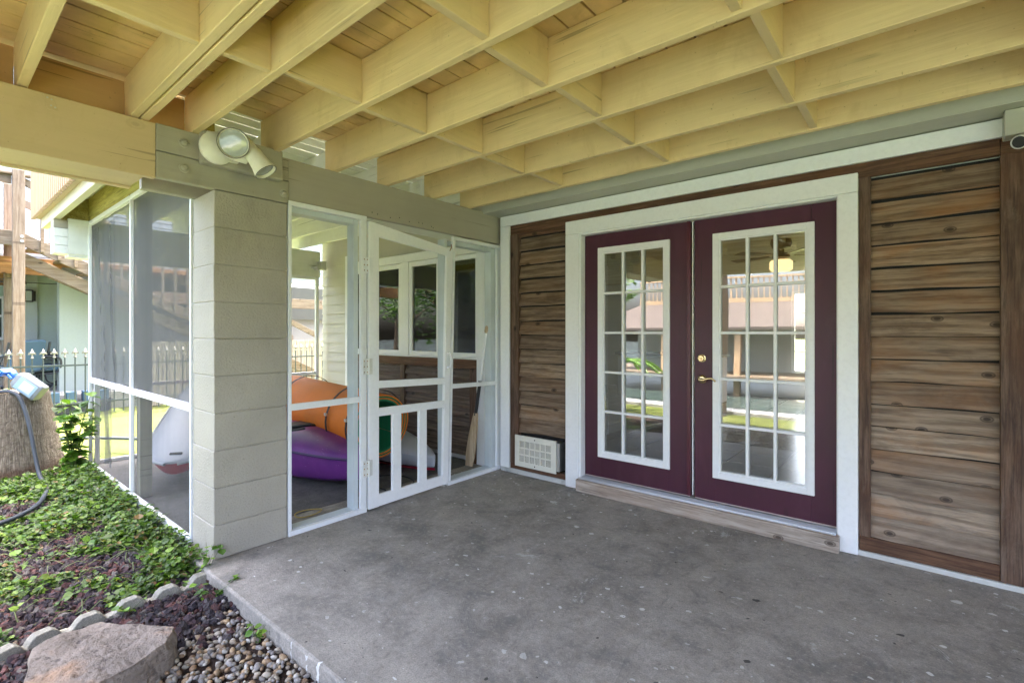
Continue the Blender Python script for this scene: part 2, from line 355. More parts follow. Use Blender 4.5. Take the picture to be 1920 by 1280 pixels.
M['inceil'] = wood('whitewashed_ceiling', (.42, .38, .30), (.58, .54, .45), (.28, .25, .2), None, 0, None, gscale=10, knots=.1)
M['shingle'] = paint('pink_grey_shingle', (.085, .068, .062), .85, .2, (.05, .042, .04), .5, 4, .004, 40)
M['water'] = None
def _water():
    t = NT('canal_water'); v = t.coord()
    return t.fin((.05, .075, .07), .06, t.bump(t.noise(v, 3, 4), .03), spec=.5)
M['water'] = _water()
M['bluepl'] = plain('blue_trigger_plastic', (.03, .14, .50), .35)
M['greypl'] = plain('grey_jug_plastic', (.17, .19, .21), .35)
M['paperlabel'] = plain('pale_blue_label', (.25, .36, .44), .4)
M['paper'] = plain('white_label', (.46, .49, .52), .4)
M['bark'] = plain('tree_bark', (.13, .09, .06), .9, var=.4)
M['char'] = plain('charcoal_blade', (.03, .035, .045), .5)
M['lampglow'] = emis('warm_lamp_glass', (1, .72, .34), .12)
M['padwood'] = wood('varnished_paddle_wood', (.40, .30, .19), (.56, .45, .31), (.25, .16, .09), None, 2, None, gscale=9, knots=0)

# ------------------------------------------------------------------ mesh helpers
class MB:
    def __init__(s): s.v = []; s.f = []; s.mi = []; s.cur = 0
    def add(s, vs_, fs):
        o = len(s.v); s.v += [tuple(p) for p in vs_]
        for f in fs: s.f.append(tuple(i + o for i in f)); s.mi.append(s.cur)
    def box(s, x0, x1, y0, y1, z0, z1):
        s.add([(x0, y0, z0), (x1, y0, z0), (x1, y1, z0), (x0, y1, z0), (x0, y0, z1), (x1, y0, z1), (x1, y1, z1), (x0, y1, z1)],
              [(0, 3, 2, 1), (4, 5, 6, 7), (0, 1, 5, 4), (1, 2, 6, 5), (2, 3, 7, 6), (3, 0, 4, 7)])
        return s
    def hexa(s, a, b):   # two quads, a then b, same winding
        s.add(list(a) + list(b), [(0, 3, 2, 1), (4, 5, 6, 7), (0, 1, 5, 4), (1, 2, 6, 5), (2, 3, 7, 6), (3, 0, 4, 7)]); return s
    def yz(s, pts, x0, x1):  # quad in the yz plane extruded in x
        return s.hexa([(x0, y, z) for y, z in pts], [(x1, y, z) for y, z in pts])
    def tube(s, pts, r, seg=10, caps=True):
        pts = [Vector(p) for p in pts]; n = len(pts); rs = r if isinstance(r, (list, tuple)) else [r] * n
        up = Vector((0, 0, 1)); rings = []
        t0 = (pts[1] - pts[0]).normalized()
        a = t0.cross(up);  a = t0.cross(Vector((0, 1, 0))) if a.length < .2 else a
        a.normalize()
        for i, p in enumerate(pts):
            t = (pts[min(i + 1, n - 1)] - pts[max(i - 1, 0)]).normalized()
            a = (a - t * a.dot(t)).normalized(); b = t.cross(a)
            rings.append([p + (a * math.cos(k * 2 * math.pi / seg) + b * math.sin(k * 2 * math.pi / seg)) * rs[i] for k in range(seg)])
        s.add([q for rg in rings for q in rg], [(i * seg + k, i * seg + (k + 1) % seg, (i + 1) * seg + (k + 1) % seg, (i + 1) * seg + k) for i in range(n - 1) for k in range(seg)]
              + ([tuple(range(seg))[::-1], tuple((n - 1) * seg + k for k in range(seg))] if caps else []))
        return s
    def lathe(s, prof, origin=(0, 0, 0), axis=(0, 0, 1), seg=24):
        ax = Vector(axis).normalized(); a = ax.cross(Vector((0, 0, 1)))
        a = Vector((1, 0, 0)) if a.length < 1e-3 else a.normalized(); b = ax.cross(a); o = Vector(origin)
        n = len(prof)
        vs_ = [o + ax * h + (a * math.cos(k * 2 * math.pi / seg) + b * math.sin(k * 2 * math.pi / seg)) * r for r, h in prof for k in range(seg)]
        s.add(vs_, [(i * seg + k, i * seg + (k + 1) % seg, (i + 1) * seg + (k + 1) % seg, (i + 1) * seg + k) for i in range(n - 1) for k in range(seg)]); return s
    def disc(s, c, axis, r, h, seg=16): return s.lathe([(0, 0), (r, 0), (r, h), (0, h)], c, axis, seg)
    def build(s, name, mats, parent=None, bevel=0, smooth=False, seg=2, loc=None):
        me = bpy.data.meshes.new(name); me.from_pydata(s.v, [], s.f)
        mats = mats if isinstance(mats, (list, tuple)) else [mats]
        for m in mats: me.materials.append(m)
        if len(mats) > 1: me.polygons.foreach_set('material_index', s.mi)
        bm = bmesh.new(); bm.from_mesh(me); bmesh.ops.remove_doubles(bm, verts=bm.verts, dist=1e-6) if smooth else None
        bmesh.ops.recalc_face_normals(bm, faces=bm.faces); bm.to_mesh(me); bm.free()
        if smooth:
            me.polygons.foreach_set('use_smooth', [True] * len(me.polygons)); me.set_sharp_from_angle(angle=R(38))
        o = bpy.data.objects.new(name, me); C.objects.link(o)
        if parent is not None: o.parent = parent
        if loc: o.location = loc
        if bevel:
            b = o.modifiers.new('bevel', 'BEVEL'); b.width = bevel; b.segments = seg; b.limit_method = 'ANGLE'; b.angle_limit = R(40)
        return o

def tag(o, label=None, cat=None, group=None, kind=None):
    if label: o['label'] = label
    if cat: o['category'] = cat
    if group: o['group'] = group
    if kind: o['kind'] = kind
    return o
def empty(name, loc=(0, 0, 0), label=None, cat=None, group=None, rz=0):
    o = bpy.data.objects.new(name, None); C.objects.link(o); o.location = loc; o.rotation_euler = (0, 0, rz); o.empty_display_size = .1
    return tag(o, label, cat, group)
def copy_tree(o, parent=None):
    c = o.copy(); C.objects.link(c); c.parent = parent
    for ch in list(o.children): copy_tree(ch, c)
    return c
def B(name, mat, parent, *boxes, bevel=.003):
    m = MB()
    for b in boxes: m.box(*b)
    return m.build(name, mat, parent, bevel)
def colored(name, verts, faces, cols, mat, parent=None, smooth=False):
    me = bpy.data.meshes.new(name); me.from_pydata(verts, [], faces); me.materials.append(mat)
    at = me.color_attributes.new('Col', 'FLOAT_COLOR', 'POINT'); at.data.foreach_set('color', np.asarray(cols, np.float32).ravel())
    if smooth: me.polygons.foreach_set('use_smooth', [True] * len(me.polygons))
    o = bpy.data.objects.new(name, me); C.objects.link(o)
    if parent is not None: o.parent = parent
    return o
#@@STRUCT
def lap(mb, u0, u1, z0, z1, n, proud, thick=.012, tf=lambda u, d, z: (u, d, z), seg=12, wav=.0025, d0=0.0, lapz=.010):
    # overlapping horizontal boards: d is depth into the wall, top edge at d0, bottom edge at d0-proud
    p = (z1 - z0) / n
    for i in range(n):
        zb = z0 + i * p; zt = zb + p + (lapz if lapz > 0 else lapz * (.35 + .75 * rnd.random())); ph = rnd.random() * 9
        vs_ = []
        tilt = (rnd.random() - .5) * wav * 2.2
        for k in range(seg + 1):
            u = u0 + (u1 - u0) * k / seg
            wv = wav * (mnoise.noise((u * 3 + ph, i * 1.7, ph)) * 1.3) + tilt * (k / seg - .5)
            dd = proud * (1 + .35 * mnoise.noise((u * 2.2 + ph, 4.1, i)))
            vs_ += [tf(u, d0 - dd + thick, zb + wv), tf(u, d0 - dd, zb + wv), tf(u, d0 - .001, min(zt, z1))]
        fs = []
        for k in range(seg):
            a = k * 3; b = a + 3
            fs += [(a, a + 1, b + 1, b), (a + 1, a + 2, b + 2, b + 1)]
        mb.add(vs_, fs)
    return mb

# ================================================================== ground, slabs, water
B('patio_slab', M['concrete'], None, (-.36, 8, -2.655, .05, -.16, 0), bevel=.012)['kind'] = 'structure'
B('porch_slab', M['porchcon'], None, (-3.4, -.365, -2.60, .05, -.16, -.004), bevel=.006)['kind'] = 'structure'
def sheet(name, x0, x1, y0, y1, nx, ny, hf, mat):
    vs_ = [(x0 + (x1 - x0) * i / nx, y0 + (y1 - y0) * j / ny, 0) for j in range(ny + 1) for i in range(nx + 1)]
    vs_ = [(x, y, hf(x, y)) for x, y, _ in vs_]
    fs = [(j * (nx + 1) + i, j * (nx + 1) + i + 1, (j + 1) * (nx + 1) + i + 1, (j + 1) * (nx + 1) + i) for j in range(ny) for i in range(nx)]
    m = MB(); m.add(vs_, fs); o = m.build(name, mat, smooth=True); o['kind'] = 'structure'; return o
def bedh(x, y):
    h = -.088 + .03 * min(1, max(0, (.1 - x) / .8)) * min(1, max(0, (y + 3.5) / .7))
    return h + .012 * mnoise.noise((x * 5, y * 5, 0))
sheet('garden_soil', -4.35, 8, -4.25, -2.5, 160, 34, bedh, M['soil'])
sheet('lawn', -120, 120, -6.0, 120, 60, 40, lambda x, y: -.17, M['lawn'])
sheet('grass_bank', -9.0, -3.55, -6.0, 4.5, 40, 60, lambda x, y: -.10 + .02 * mnoise.noise((x * 1.3, y * 1.3, 3)) - .09 * max(0, min(1, (x + 4.35) / .3)), M['lawn'])
B('seawall', M['slabside'], None, (-60, 60, -6.4, -6.0, -1.6, -.10), bevel=.02)
tag(bpy.data.objects['seawall'], 'pale concrete seawall at the edge of the lawn behind the viewer', 'seawall')
sheet('water', -120, 120, -120, -6.3, 8, 8, lambda x, y: -.9, M['water'])
B('neighbour_patio', M['slabside'], None, (-13, -8.75, -6, 5, -.2, .24), bevel=.01)['kind'] = 'structure'

# ================================================================== house
house = empty('house', (0, 0, 0), 'grey beach house wall with cedar panels, white trim and plum French doors', 'house')
core = MB()   # wall core with openings for the French doors and the porch windows
for b in [(-3.45, -2.66, .062, .16, 0, 2.78), (-.36, .93, .062, .16, 0, 2.78), (2.90, 8, .062, .16, 0, 2.78), (.93, 2.90, .062, .16, 2.26, 2.78),
          (-2.66, -.36, .062, .16, 0, 1.09), (-2.66, -.36, .062, .16, 2.20, 2.78), (-3.45, -3.35, .16, 7, 0, 2.78), (7.9, 8, .16, 7, 0, 2.78),
          (-3.35, 1.36, 6.9, 7, 0, 2.78), (1.36, 2.4, 6.9, 7, 0, .6), (1.36, 2.4, 6.9, 7, 2.15, 2.78), (2.4, 2.62, 6.9, 7, 0, 2.78), (2.62, 3.6, 6.9, 7, 0, .6), (2.62, 3.6, 6.9, 7, 2.15, 2.78), (3.6, 7.9, 6.9, 7, 0, 2.78), (-.5, -.4, .16, 2.2, 0, 2.6)]: core.box(*b)
core.build('wall', M['inwall'], house)
B('upper_wall', M['beige'], house, (-3.45, 8, 0.0, 7, 2.80, 6.0), bevel=0)  # unseen upper storey, added to cast the house shadow
roof = MB(); roof.hexa([(-4, -.6, 6.0), (8.5, -.6, 6.0), (8.5, 7.6, 6.0), (-4, 7.6, 6.0)], [(-4, 3, 7.4), (8.5, 3, 7.4), (8.5, 4, 7.4), (-4, 4, 7.4)])
roof.build('roof', M['shingle'], house)  # unseen roof topping the added shadow-casting storey
B('interior_floor', M['tile'], house, (-3.35, 7.9, .16, 6.9, -.05, .115), bevel=0)
B('interior_ceiling', M['inceil'], house, (-3.35, 7.9, .16, 6.9, 2.50, 2.56), bevel=0)
m = MB(); lap(m, -3.45, -2.762, .02, 2.3, 17, .018, d0=.060, seg=4, wav=.0008); m.build('lap_siding', M['beige'], house)
m = MB(); lap(m, -.148, 0.0, .02, 2.24, 17, .018, d0=.060, seg=2, wav=.0008); m.build('lap_siding', M['beige'], house)
B('header_siding', M['beige'], house, (-3.45, 0.0, .045, .061, 2.302, 2.78), bevel=0)
m = MB(); lap(m, 0.0, .06, .02, 2.5, 18, .02, d0=.055, seg=2, wav=.0008); m.build('corner_siding', M['beige'], house)
m = MB(); lap(m, .16, 7, .02, 2.78, 20, .018, d0=0, tf=lambda u, d, z: (-3.452 + d, u, z), seg=4); m.build('end_siding', M['beige'], house)
# cedar panels
for args in [((3.028, 3.596, .117, 2.31, 16), 'sidingR', .034), ((.262, .804, .41, 2.29, 14), 'sidingL', .034), ((3.83, 7.9, .117, 2.31, 16), 'sidingR', .034)]:
    m = MB(); lap(m, *args[0], args[2], .016, d0=.044, seg=24, wav=.009, lapz=-.012); m.build('cedar_panel', M[args[1]], house)
for b in [(3.028, 3.80, .046, .0605, .05, 2.32), (.25, .826, .046, .0605, .05, 2.32), (3.81, 7.9, .046, .0605, .05, 2.32)]: B('gap_shade_felt', M['gapshade'], house, b, bevel=0)  # sheathing felt made black so the board gaps look shaded
# brown stained frame: rails and uprights
F = -.002
for b in [(.163, 3.593, F, .03, 2.322, 2.412), (.264, .80, F + .001, .03, 2.286, 2.321), (.163, .824, F, .045, .045, .096), (2.972, 3.593, F, .045, .032, .118), (3.594, 7.9, F, .03, 2.322, 2.412), (3.831, 7.9, F, .045, .032, .118)]:
    B('frame_rail', M['frameH'], house, b)
for b in [(.163, .262, F - .003, .045, .097, 2.321), (.803, .826, F, .045, .097, 2.321), (2.970, 3.029, F - .003, .045, .119, 2.321), (3.594, 3.83, F - .006, .045, .033, 2.321)]:
    B('frame_upright', M['frameV'], house, b)
# white painted trim
for b in [(.045, .160, -.016, .055, .045, 2.412), (.045, 8, -.016, .055, 2.414, 2.512)]: B('white_trim', M['white'], house, b)
B('foundation_strip', paint('flaking_white_base', (.55, .55, .52), .7, .1, (.22, .22, .21), .8, 6, .004, 60), house, (.04, .83, -.004, .05, 0, .043), (2.88, 8, -.012, .05, 0, .030), bevel=.003)
for b in [(.828, .960, -.034, .05, .004, 2.232), (2.862, 2.968, -.034, .05, .004, 2.232), (.828, 2.968, -.034, .05, 2.234, 2.350)]: B('door_casing', M['white'], house, b, bevel=.004)
B('door_jamb', M['white'], house, (.961, .984, -.026, .12, .10, 2.216), (2.857, 2.880, -.026, .12, .10, 2.216), (.961, 2.880, -.026, .12, 2.217, 2.233))
# ledger and soffit over the wall
B('ledger_board', M['ledger'], house, (-.02, 8, -.215, -.175, 2.518, 2.60), bevel=.004)
B('soffit', M['ledger'], house, (-.02, 8, -.174, .05, 2.520, 2.545), bevel=0)
# French doors
def door(x0, x1, lx0, lx1, hand):
    y0, y1 = .04, .085; z0, z1 = .128, 2.214
    d = MB()
    d.box(x0, lx0 + .02, y0, y1, z0, z1).box(lx1 - .02, x1, y0, y1, z0, z1).box(lx0 + .02, lx1 - .02, y0, y1, 2.08, z1).box(lx0 + .02, lx1 - .02, y0, y1, z0, .32)
    D = d.build('door', M['purple'], house, .002); D['label'] = 'right door leaf with brass handle' if hand else 'left door leaf without handle'
    b, t = .30, 2.096
    fr = MB(); e = .044; Y0, Y1 = y0 - .014, y0 + .006
    fr.box(lx0, lx0 + e, Y0, Y1, b, t).box(lx1 - e, lx1, Y0, Y1, b, t).box(lx0 + e, lx1 - e, Y0, Y1, b, b + e).box(lx0 + e, lx1 - e, Y0, Y1, t - e, t)
    e2 = .012
    for q in [(lx0 + e, lx0 + e + e2, b + e, t - e), (lx1 - e - e2, lx1 - e, b + e, t - e), (lx0 + e + e2, lx1 - e - e2, b + e, b + e + e2), (lx0 + e + e2, lx1 - e - e2, t - e - e2, t - e)]:
        fr.box(q[0], q[1], Y0 + .006, Y1 + .012, q[2], q[3])
    fr.build('glazing_frame', M['white'], D, .003)
    g = MB(); gx0, gx1, gz0, gz1 = lx0 + e + e2, lx1 - e - e2, b + e + e2, t - e - e2; w_ = .010
    for k in (1, 2): x = gx0 + (gx1 - gx0) * k / 3; g.box(x - w_, x + w_, y0 - .004, y0 + .045, gz0, gz1)
    for k in range(1, 5):
        z = gz0 + (gz1 - gz0) * k / 5
        for q in range(3):
            a = gx0 + (gx1 - gx0) * q / 3 + (w_ if q else 0); c = gx0 + (gx1 - gx0) * (q + 1) / 3 - (w_ if q < 2 else 0)
            g.box(a, c, y0 - .003, y0 + .044, z - w_, z + w_)
    g.build('muntin_grid', M['white'], D, .003)
    pn = MB(); pn.box(gx0, gx1, y0 + .018, y0 + .022, gz0, gz1); pn.build('glass_pane', M['glass'], D)
    sw = MB(); sw.box(x0, x1, y0 - .002, y0 + .03, .122, .1275); sw.build('door_sweep', plain('pale_sweep', (.55, .45, .42), .6) , D)
    if hand:
        h = MB(); cx, cz = 2.003, 1.020
        h.lathe([(0, .012), (.018, .014), (.030, .008), (.034, 0)], (cx, y0, cz), (0, -1, 0), 24)
        h.lathe([(0, .05), (.011, .05), (.012, .012)], (cx, y0, cz), (0, -1, 0), 14)
        h.tube([(cx - .005, y0 - .046, cz), (cx + .025, y0 - .05, cz - .004), (cx + .055, y0 - .05, cz + .010), (cx + .083, y0 - .05, cz + .013), (cx + .102, y0 - .048, cz + .001), (cx + .110, y0 - .046, cz - .009)], [.013, .011, .008, .0065, .0065, .007], 10)
        h.build('handle', M['brass'], D, smooth=True)
        k = MB(); k.lathe([(0, .022), (.020, .022), (.022, .016), (.022, .006), (.030, .004), (.031, 0)], (cx - .002, y0, 1.176), (0, -1, 0), 24)
        K = k.build('deadbolt', M['brass'], D, smooth=True)
        B('keyhole', M['black'], D, (cx - .004, cx, y0 - .0235, y0 - .021, 1.166, 1.180), bevel=0)
    return D
door(.987, 1.912, 1.120, 1.756, 0)
door(1.946, 2.854, 2.082, 2.730, 1)
B('astragal', M['plumred'], house, (1.893, 1.922, .020, .041, .132, 2.214), bevel=.004)
B('weather_strip', M['white'], house, (1.930, 1.936, .036, .075, .14, 2.21), bevel=0)
th = MB(); th.hexa([(.985, -.07, .106), (2.857, -.07, .106), (2.857, .12, .106), (.985, .12, .106)], [(.985, -.07, .110), (2.857, -.07, .110), (2.857, .12, .121), (.985, .12, .121)])
for k in range(4): y = -.055 + k * .022; th.box(.985, 2.857, y, y + .005, .107, .1165 + k * .0015)
th.build('threshold', M['alum2'], house)
B('sill_board', M['sill'], house, (.968, 2.876, -.088, -.035, .002, .105), bevel=.005)
# air return vent at the foot of the left panel
v = MB(); vx0, vx1, vz0, vz1 = .266, .742, .098, .392; y0 = -.058
v.box(vx0, vx0 + .055, y0, y0 + .012, vz0, vz1).box(vx1 - .055, vx1, y0, y0 + .012, vz0, vz1).box(vx0 + .055, vx1 - .055, y0, y0 + .012, vz0, vz0 + .05).box(vx0 + .055, vx1 - .055, y0, y0 + .012, vz1 - .05, vz1)
ix0, ix1, iz0, iz1 = vx0 + .055, vx1 - .055, vz0 + .05, vz1 - .05
for k in range(1, 6): x = ix0 + (ix1 - ix0) * k / 6; v.box(x - .008, x + .008, y0 + .001, y0 + .011, iz0, iz1)
for k in range(1, 3): z = iz0 + (iz1 - iz0) * k / 3; v.box(ix0, ix1, y0 + .002, y0 + .010, z - .009, z + .009)
for i in range(30): x = ix0 + (ix1 - ix0) * (i + .5) / 30; v.box(x - .0016, x + .0016, y0 + .004, y0 + .009, iz0, iz1)
for i in range(18): z = iz0 + (iz1 - iz0) * (i + .5) / 18; v.box(ix0, ix1, y0 + .0045, y0 + .0095, z - .0016, z + .0016)
V = v.build('vent_cover', M['cream'], house, .0015)
B('duct_box', M['steel'], V, (vx0 + .02, vx1 + .028, -.044, .04, vz0 + .02, vz1 - .02), bevel=.002)
for z in (vz0 + .024, vz1 - .024): MB().disc((.5 * (vx0 + vx1), y0 - .002, z), (0, 1, 0), .006, .003, 10).build('screw', M['black'], V)
# porch windows
B('window_trim', M['white'], house, (-2.76, -2.665, -.010, .06, .0, 2.40), (-.288, -.150, -.010, .06, .0, 2.25), (-2.664, -.289, -.010, .06, 2.205, 2.30), (-2.664, -.289, -.008, .06, 1.085, 1.098))
for b in [(-1.552, -1.415, -.004, .07, 1.099, 2.204), (-2.145, -2.122, -.004, .07, 1.099, 2.204), (-.872, -.866, -.002, .07, 1.099, 2.204)]: B('mullion', M['white'], house, b)
for x0, x1, dy in [(-2.66, -2.147, 0), (-2.120, -1.554, 0), (-1.413, -.874, 0), (-.864, -.290, .02)]:
    m = MB(); e = .055 if dy == 0 else .05; y0 = .004 + dy
    for b in [(x0, x0 + e, 1.10, 2.20), (x1 - e, x1, 1.10, 2.20), (x0 + e, x1 - e, 1.10, 1.10 + e), (x0 + e, x1 - e, 2.20 - e, 2.20)]: m.box(b[0], b[1], y0, y0 + .05, b[2], b[3])
    W_ = m.build('window', M['white'], house, .004)
    B('pane', M['winglass'], W_, (x0 + e, x1 - e, y0 + .022, y0 + .027, 1.10 + e, 2.20 - e), bevel=0)
m = MB(); lap(m, -2.60, -1.575, .06, .98, 10, .022, .012, d0=.030, seg=10, wav=.004); m.build('cedar_panel', M['sidingP'], house)
m = MB(); lap(m, -1.485, -.40, .06, .98, 9, .030, .012, d0=.032, seg=10, wav=.006); m.build('cedar_panel', M['sidingP'], house)
for b in [(-2.66, -.29, -.006, .05, .985, 1.082)]: B('frame_rail', M['frameH'], house, b)
for b in [(-2.66, -2.605, -.004, .05, .0, .984), (-1.574, -1.488, -.004, .05, .0, .984), (-.398, -.292, -.004, .05, .0, .984)]: B('frame_upright', M['frameV'], house, b)
# back windows of the room
for x0, x1 in [(1.36, 2.4), (2.62, 3.6)]:
    m = MB(); e = .05
    for b in [(x0, x0 + e, .6, 2.15), (x1 - e, x1, .6, 2.15), (x0 + e, x1 - e, .6, .6 + e), (x0 + e, x1 - e, 2.1, 2.15), ((x0 + x1) / 2 - .012, (x0 + x1) / 2 + .012, .65, 2.1)]: m.box(b[0], b[1], 6.92, 6.97, b[2], b[3])
    for k in (1, 2, 3): z = .65 + 1.45 * k / 4; m.box(x0 + e, x1 - e, 6.93, 6.96, z - .010, z + .010)
    m.build('back_window', M['white'], house, .003)

# ================================================================== inside the room
kc = empty('kitchen_cabinet', (-.2, 4.6, .115), 'white kitchen cabinet run seen through the left French door', 'cabinet')
B('carcass', M['inwall'], kc, (-.9, .9, 0, .55, .08, .84))
B('countertop', M['char'], kc, (-.93, .93, -.03, .58, .845, .885))
for k in range(4):
    x = -.88 + k * .44
    D = B('cabinet_door', M['white'], kc, (x + .01, x + .43, -.02, -.001, .10, .82), bevel=.006)
    MB().disc((x + (.38 if k % 2 == 0 else .06), -.02, .70), (0, -1, 0), .014, .022, 12).build('knob', M['black'], D)
cf = empty('ceiling_fan', (1.95, 3.0, 2.50), 'dark five-blade ceiling fan with glowing drum lamp behind the right door', 'ceiling fan')
MB().lathe([(0, 0), (.11, 0), (.12, -.05), (.10, -.10), (.035, -.115), (.035, -.16), (.09, -.17), (.10, -.22), (.05, -.245), (0, -.245)], (0, 0, 0), (0, 0, 1), 24).build('motor', plain('bronze_motor', (.05, .03, .02), .35, .6), cf, smooth=True)
for k in range(5):
    a = R(72 * k + 20); m = MB(); ca, sa = math.cos(a), math.sin(a)
    def P(r, t, z): return (r * ca - t * sa, r * sa + t * ca, z)
    m.hexa([P(.14, -.035, -.205), P(.62, -.075, -.212), P(.62, .065, -.196), P(.14, .035, -.197)], [P(.14, -.035, -.197), P(.62, -.075, -.204), P(.62, .065, -.188), P(.14, .035, -.189)])
    m.build('blade', plain('walnut_blade', (.06, .035, .022), .4), cf, .004)
MB().lathe([(0, -.25), (.10, -.25), (.125, -.27), (.125, -.36), (.10, -.385), (0, -.39)], (0, 0, 0), (0, 0, 1), 28).build('lamp_shade', M['lampglow'], cf, smooth=True)
#@@DECK
# ================================================================== deck over the patio and porch
deck = empty('upper_deck', (0, 0, 0), 'painted timber deck overhead, tan joists and blocking over a concrete patio', 'deck')
bd = MB()
x = -.10
bd.box(-.42, -.10, -4.34, -2.87, 2.774, 2.80)
while x < 8:
    bd.box(x + .004, x + .136, -4.34, -.02, 2.772 + rnd.random() * .003, 2.805); x += .141
bd.build('deck_boards', M['boards'], deck, .003)
B('seam_shade_sheet', M['gapshade'], deck, (-4.08, -.43, -2.80, 0, 2.812, 2.83), bevel=0)  # added black sheet, stops sky slits and paints shade between porch boards
B('seam_shade_sheet', M['gapshade'], deck, (-.1, 8, -4.34, -.02, 2.812, 2.83), bevel=0)  # added black sheet, its colour gives the board seams their shade
wb = MB(); x = -4.08
while x < -.11:
    wb.box(x + .003, x + .132, -2.80, -.0, 2.772 + rnd.random() * .003, 2.805); x += .136
wb.build('porch_boards', M['wboards'], deck, .003)
JY = [-.38, -.82, -1.31, -1.76, -2.22, -2.66, -2.90, -2.948, -3.38, -3.85, -4.24]
for yb in JY:
    j = MB(); n = 14
    pts = []
    x0, x1 = (-.115, 8.0)
    for k in range(n + 1):
        x = x0 + (x1 - x0) * k / n; dz = .004 * mnoise.noise((x * .8, yb * 9, 1)); dy = .003 * mnoise.noise((x * .7, yb * 5, 7))
        pts.append((x, dy, dz))
    vs_ = []
    for x, dy, dz in pts: vs_ += [(x, yb - .040 + dy, 2.535 + dz), (x, yb + dy, 2.535 + dz), (x, yb + dy, 2.771), (x, yb - .040 + dy, 2.771)]
    fs = [(0, 1, 2, 3), tuple(n * 4 + q for q in (3, 2, 1, 0))]
    for k in range(n):
        a = k * 4
        for q in range(4): fs.append((a + q, a + (q + 1) % 4, a + 4 + (q + 1) % 4, a + 4 + q))
    j.add(vs_, fs); j.build('joist', M['joist'], deck, .004)
XB = [.985, 1.862, 2.735, 3.61, 4.5, 5.4]
for i in range(1, len(JY)):
    ya, yb = JY[i - 1] - .041, JY[i]
    if i in (7,): continue
    if ya - yb < .1: continue
    st = .040 if i % 2 else 0
    for xb in XB:
        xx = xb + st + (rnd.random() - .5) * .012
        B('blocking_board', M['block'], deck, (xx, xx + .038, yb + .001, ya + .0, 2.540 + rnd.random() * .006, 2.770), bevel=.003)
for xb in XB[:4]:
    xx = xb + .02; B('blocking_board', M['block'], deck, (xx, xx + .038, JY[0] + .001, -.216, 2.62, 2.770))
# rim blocks on the left beam, with thin gaps of light above
for (ya, yb) in [(-2.70, -2.904), (-2.988, -3.384), (-3.42, -3.854), (-3.89, -4.244)]:
    B('rim_block', M['rimpaint'], deck, (-.16, -.112, yb + .004, ya - .001, 2.536, 2.752))
# white joists over the porch
for yb in (-.30, -.72, -1.20, -1.66, -2.12):
    B('porch_joist', M['wjoist'], deck, (-3.9, -.125, yb - .040, yb, 2.536, 2.771))
B('stained_beam', M['mosswood'], deck, (-3.45, -.13, -2.575, -2.53, 2.512, 2.770))
B('outer_stained_board', M['mosswood'], deck, (-3.52, -3.47, -2.80, -2.50, 2.50, 2.770))
B('fascia', M['fascia'], deck, (-4.10, -.13, -2.86, -2.805, 2.50, 2.785), bevel=.004)
B('bottom_rail', M['rail'], deck, (-4.12, -.13, -2.905, -2.862, 2.60, 2.69), bevel=.004)
B('top_rail', M['rail'], deck, (-4.12, -.13, -2.93, -2.83, 3.66, 3.70), bevel=.004)
x = -4.10
while x < -.2:
    B('baluster', M['rail'], deck, (x, x + .036, -2.945, -2.907, 2.585, 3.66), bevel=.004); x += .098
B('edge_beam', M['joist'], deck, (-.1, 8, -4.33, -4.285, 2.27, 2.77))
bk_ = MB().hexa([(.001, -3.33, 2.525), (.001, -3.295, 2.525), (.001, -3.275, 2.455), (.001, -3.315, 2.455)], [(.004, -3.33, 2.525), (.004, -3.295, 2.525), (.004, -3.275, 2.455), (.004, -3.315, 2.455)]).build('joist_bracket', M['tanbeam'], deck, .0008)
for y, z in [(-3.315, 2.51), (-3.30, 2.505), (-3.302, 2.475), (-3.287, 2.47)]: MB().disc((.004, y, z), (1, 0, 0), .004, .0015, 8).build('screw', M['steel'], bk_)

# ================================================================== beams on the left side
tb = empty('tan_beam', (-.2, -3.7, 2.225), 'long tan painted box beam at upper left carrying the joists', 'beam')
for n_, b in [('front_plank', (.16, .20, -.58, .826, 0, .305)), ('under_board', (-.14, .159, -.58, .79, .012, .05)), ('back_plank', (-.18, -.141, -.58, .79, 0, .30))]: B(n_, M['tanbeam'], tb, b, bevel=.004)
gb = empty('grey_beam', (-.2, -2.5, 2.232), 'short grey weathered beam with bolt heads on top of the block pillar', 'beam')
B('upper_plank', M['greybeam'], gb, (.155, .205, -.373, .372, .150, .301), bevel=.005)
B('lower_plank', M['greybeam'], gb, (.155, .204, -.373, .372, 0, .147), bevel=.005)
B('back_plank', M['greybeam'], gb, (-.18, -.13, -.36, .372, 0, .30), bevel=.005)
for y, z in [(-.238, .228), (-.238, .083), (.338, .062)]:
    MB().lathe([(0, .02), (.012, .019), (.017, .014), (.018, .008), (.028, .006), (.028, 0)], (.205, y, z), (1, 0, 0), 12).build('bolt', M['greybeam'], gb, smooth=True)
hb = empty('header_beam', (-.05, -1.06, 2.258), 'flat taupe header board above the screen door', 'header beam')
B('front_board', M['taupe'], hb, (.0, .046, -1.066, 1.10, 0, .278), bevel=.004)
B('back_board', M['wjoist'], hb, (-.25, -.001, -1.066, 1.05, .01, .277), bevel=.004)
for k, (y, z) in enumerate([(-.41, .04), (-.36, .035), (-.24, .03), (-.15, .045), (-.05, .03), (.05, .04), (.09, .04), (.19, .03), (.21, .02)]):
    MB().disc((.0462, y, z), (1, 0, 0), .0045, .0006, 8).build('nail_hole', M['black'], hb)
eb = empty('porch_end_beam', (-3.40, -1.4, 2.16), 'white planked beam at the far end of the screened porch', 'beam')
B('plank', M['wboards'], eb, (0.0, .05, -1.35, 1.36, .0, .36), bevel=.004)
for k in range(4): B('end_plank', M['greybeam'] if k == 3 else M['wjoist'], eb, (-.12, .049, -1.46, -1.352, .0 + k * .085, .082 + k * .085), bevel=.003)
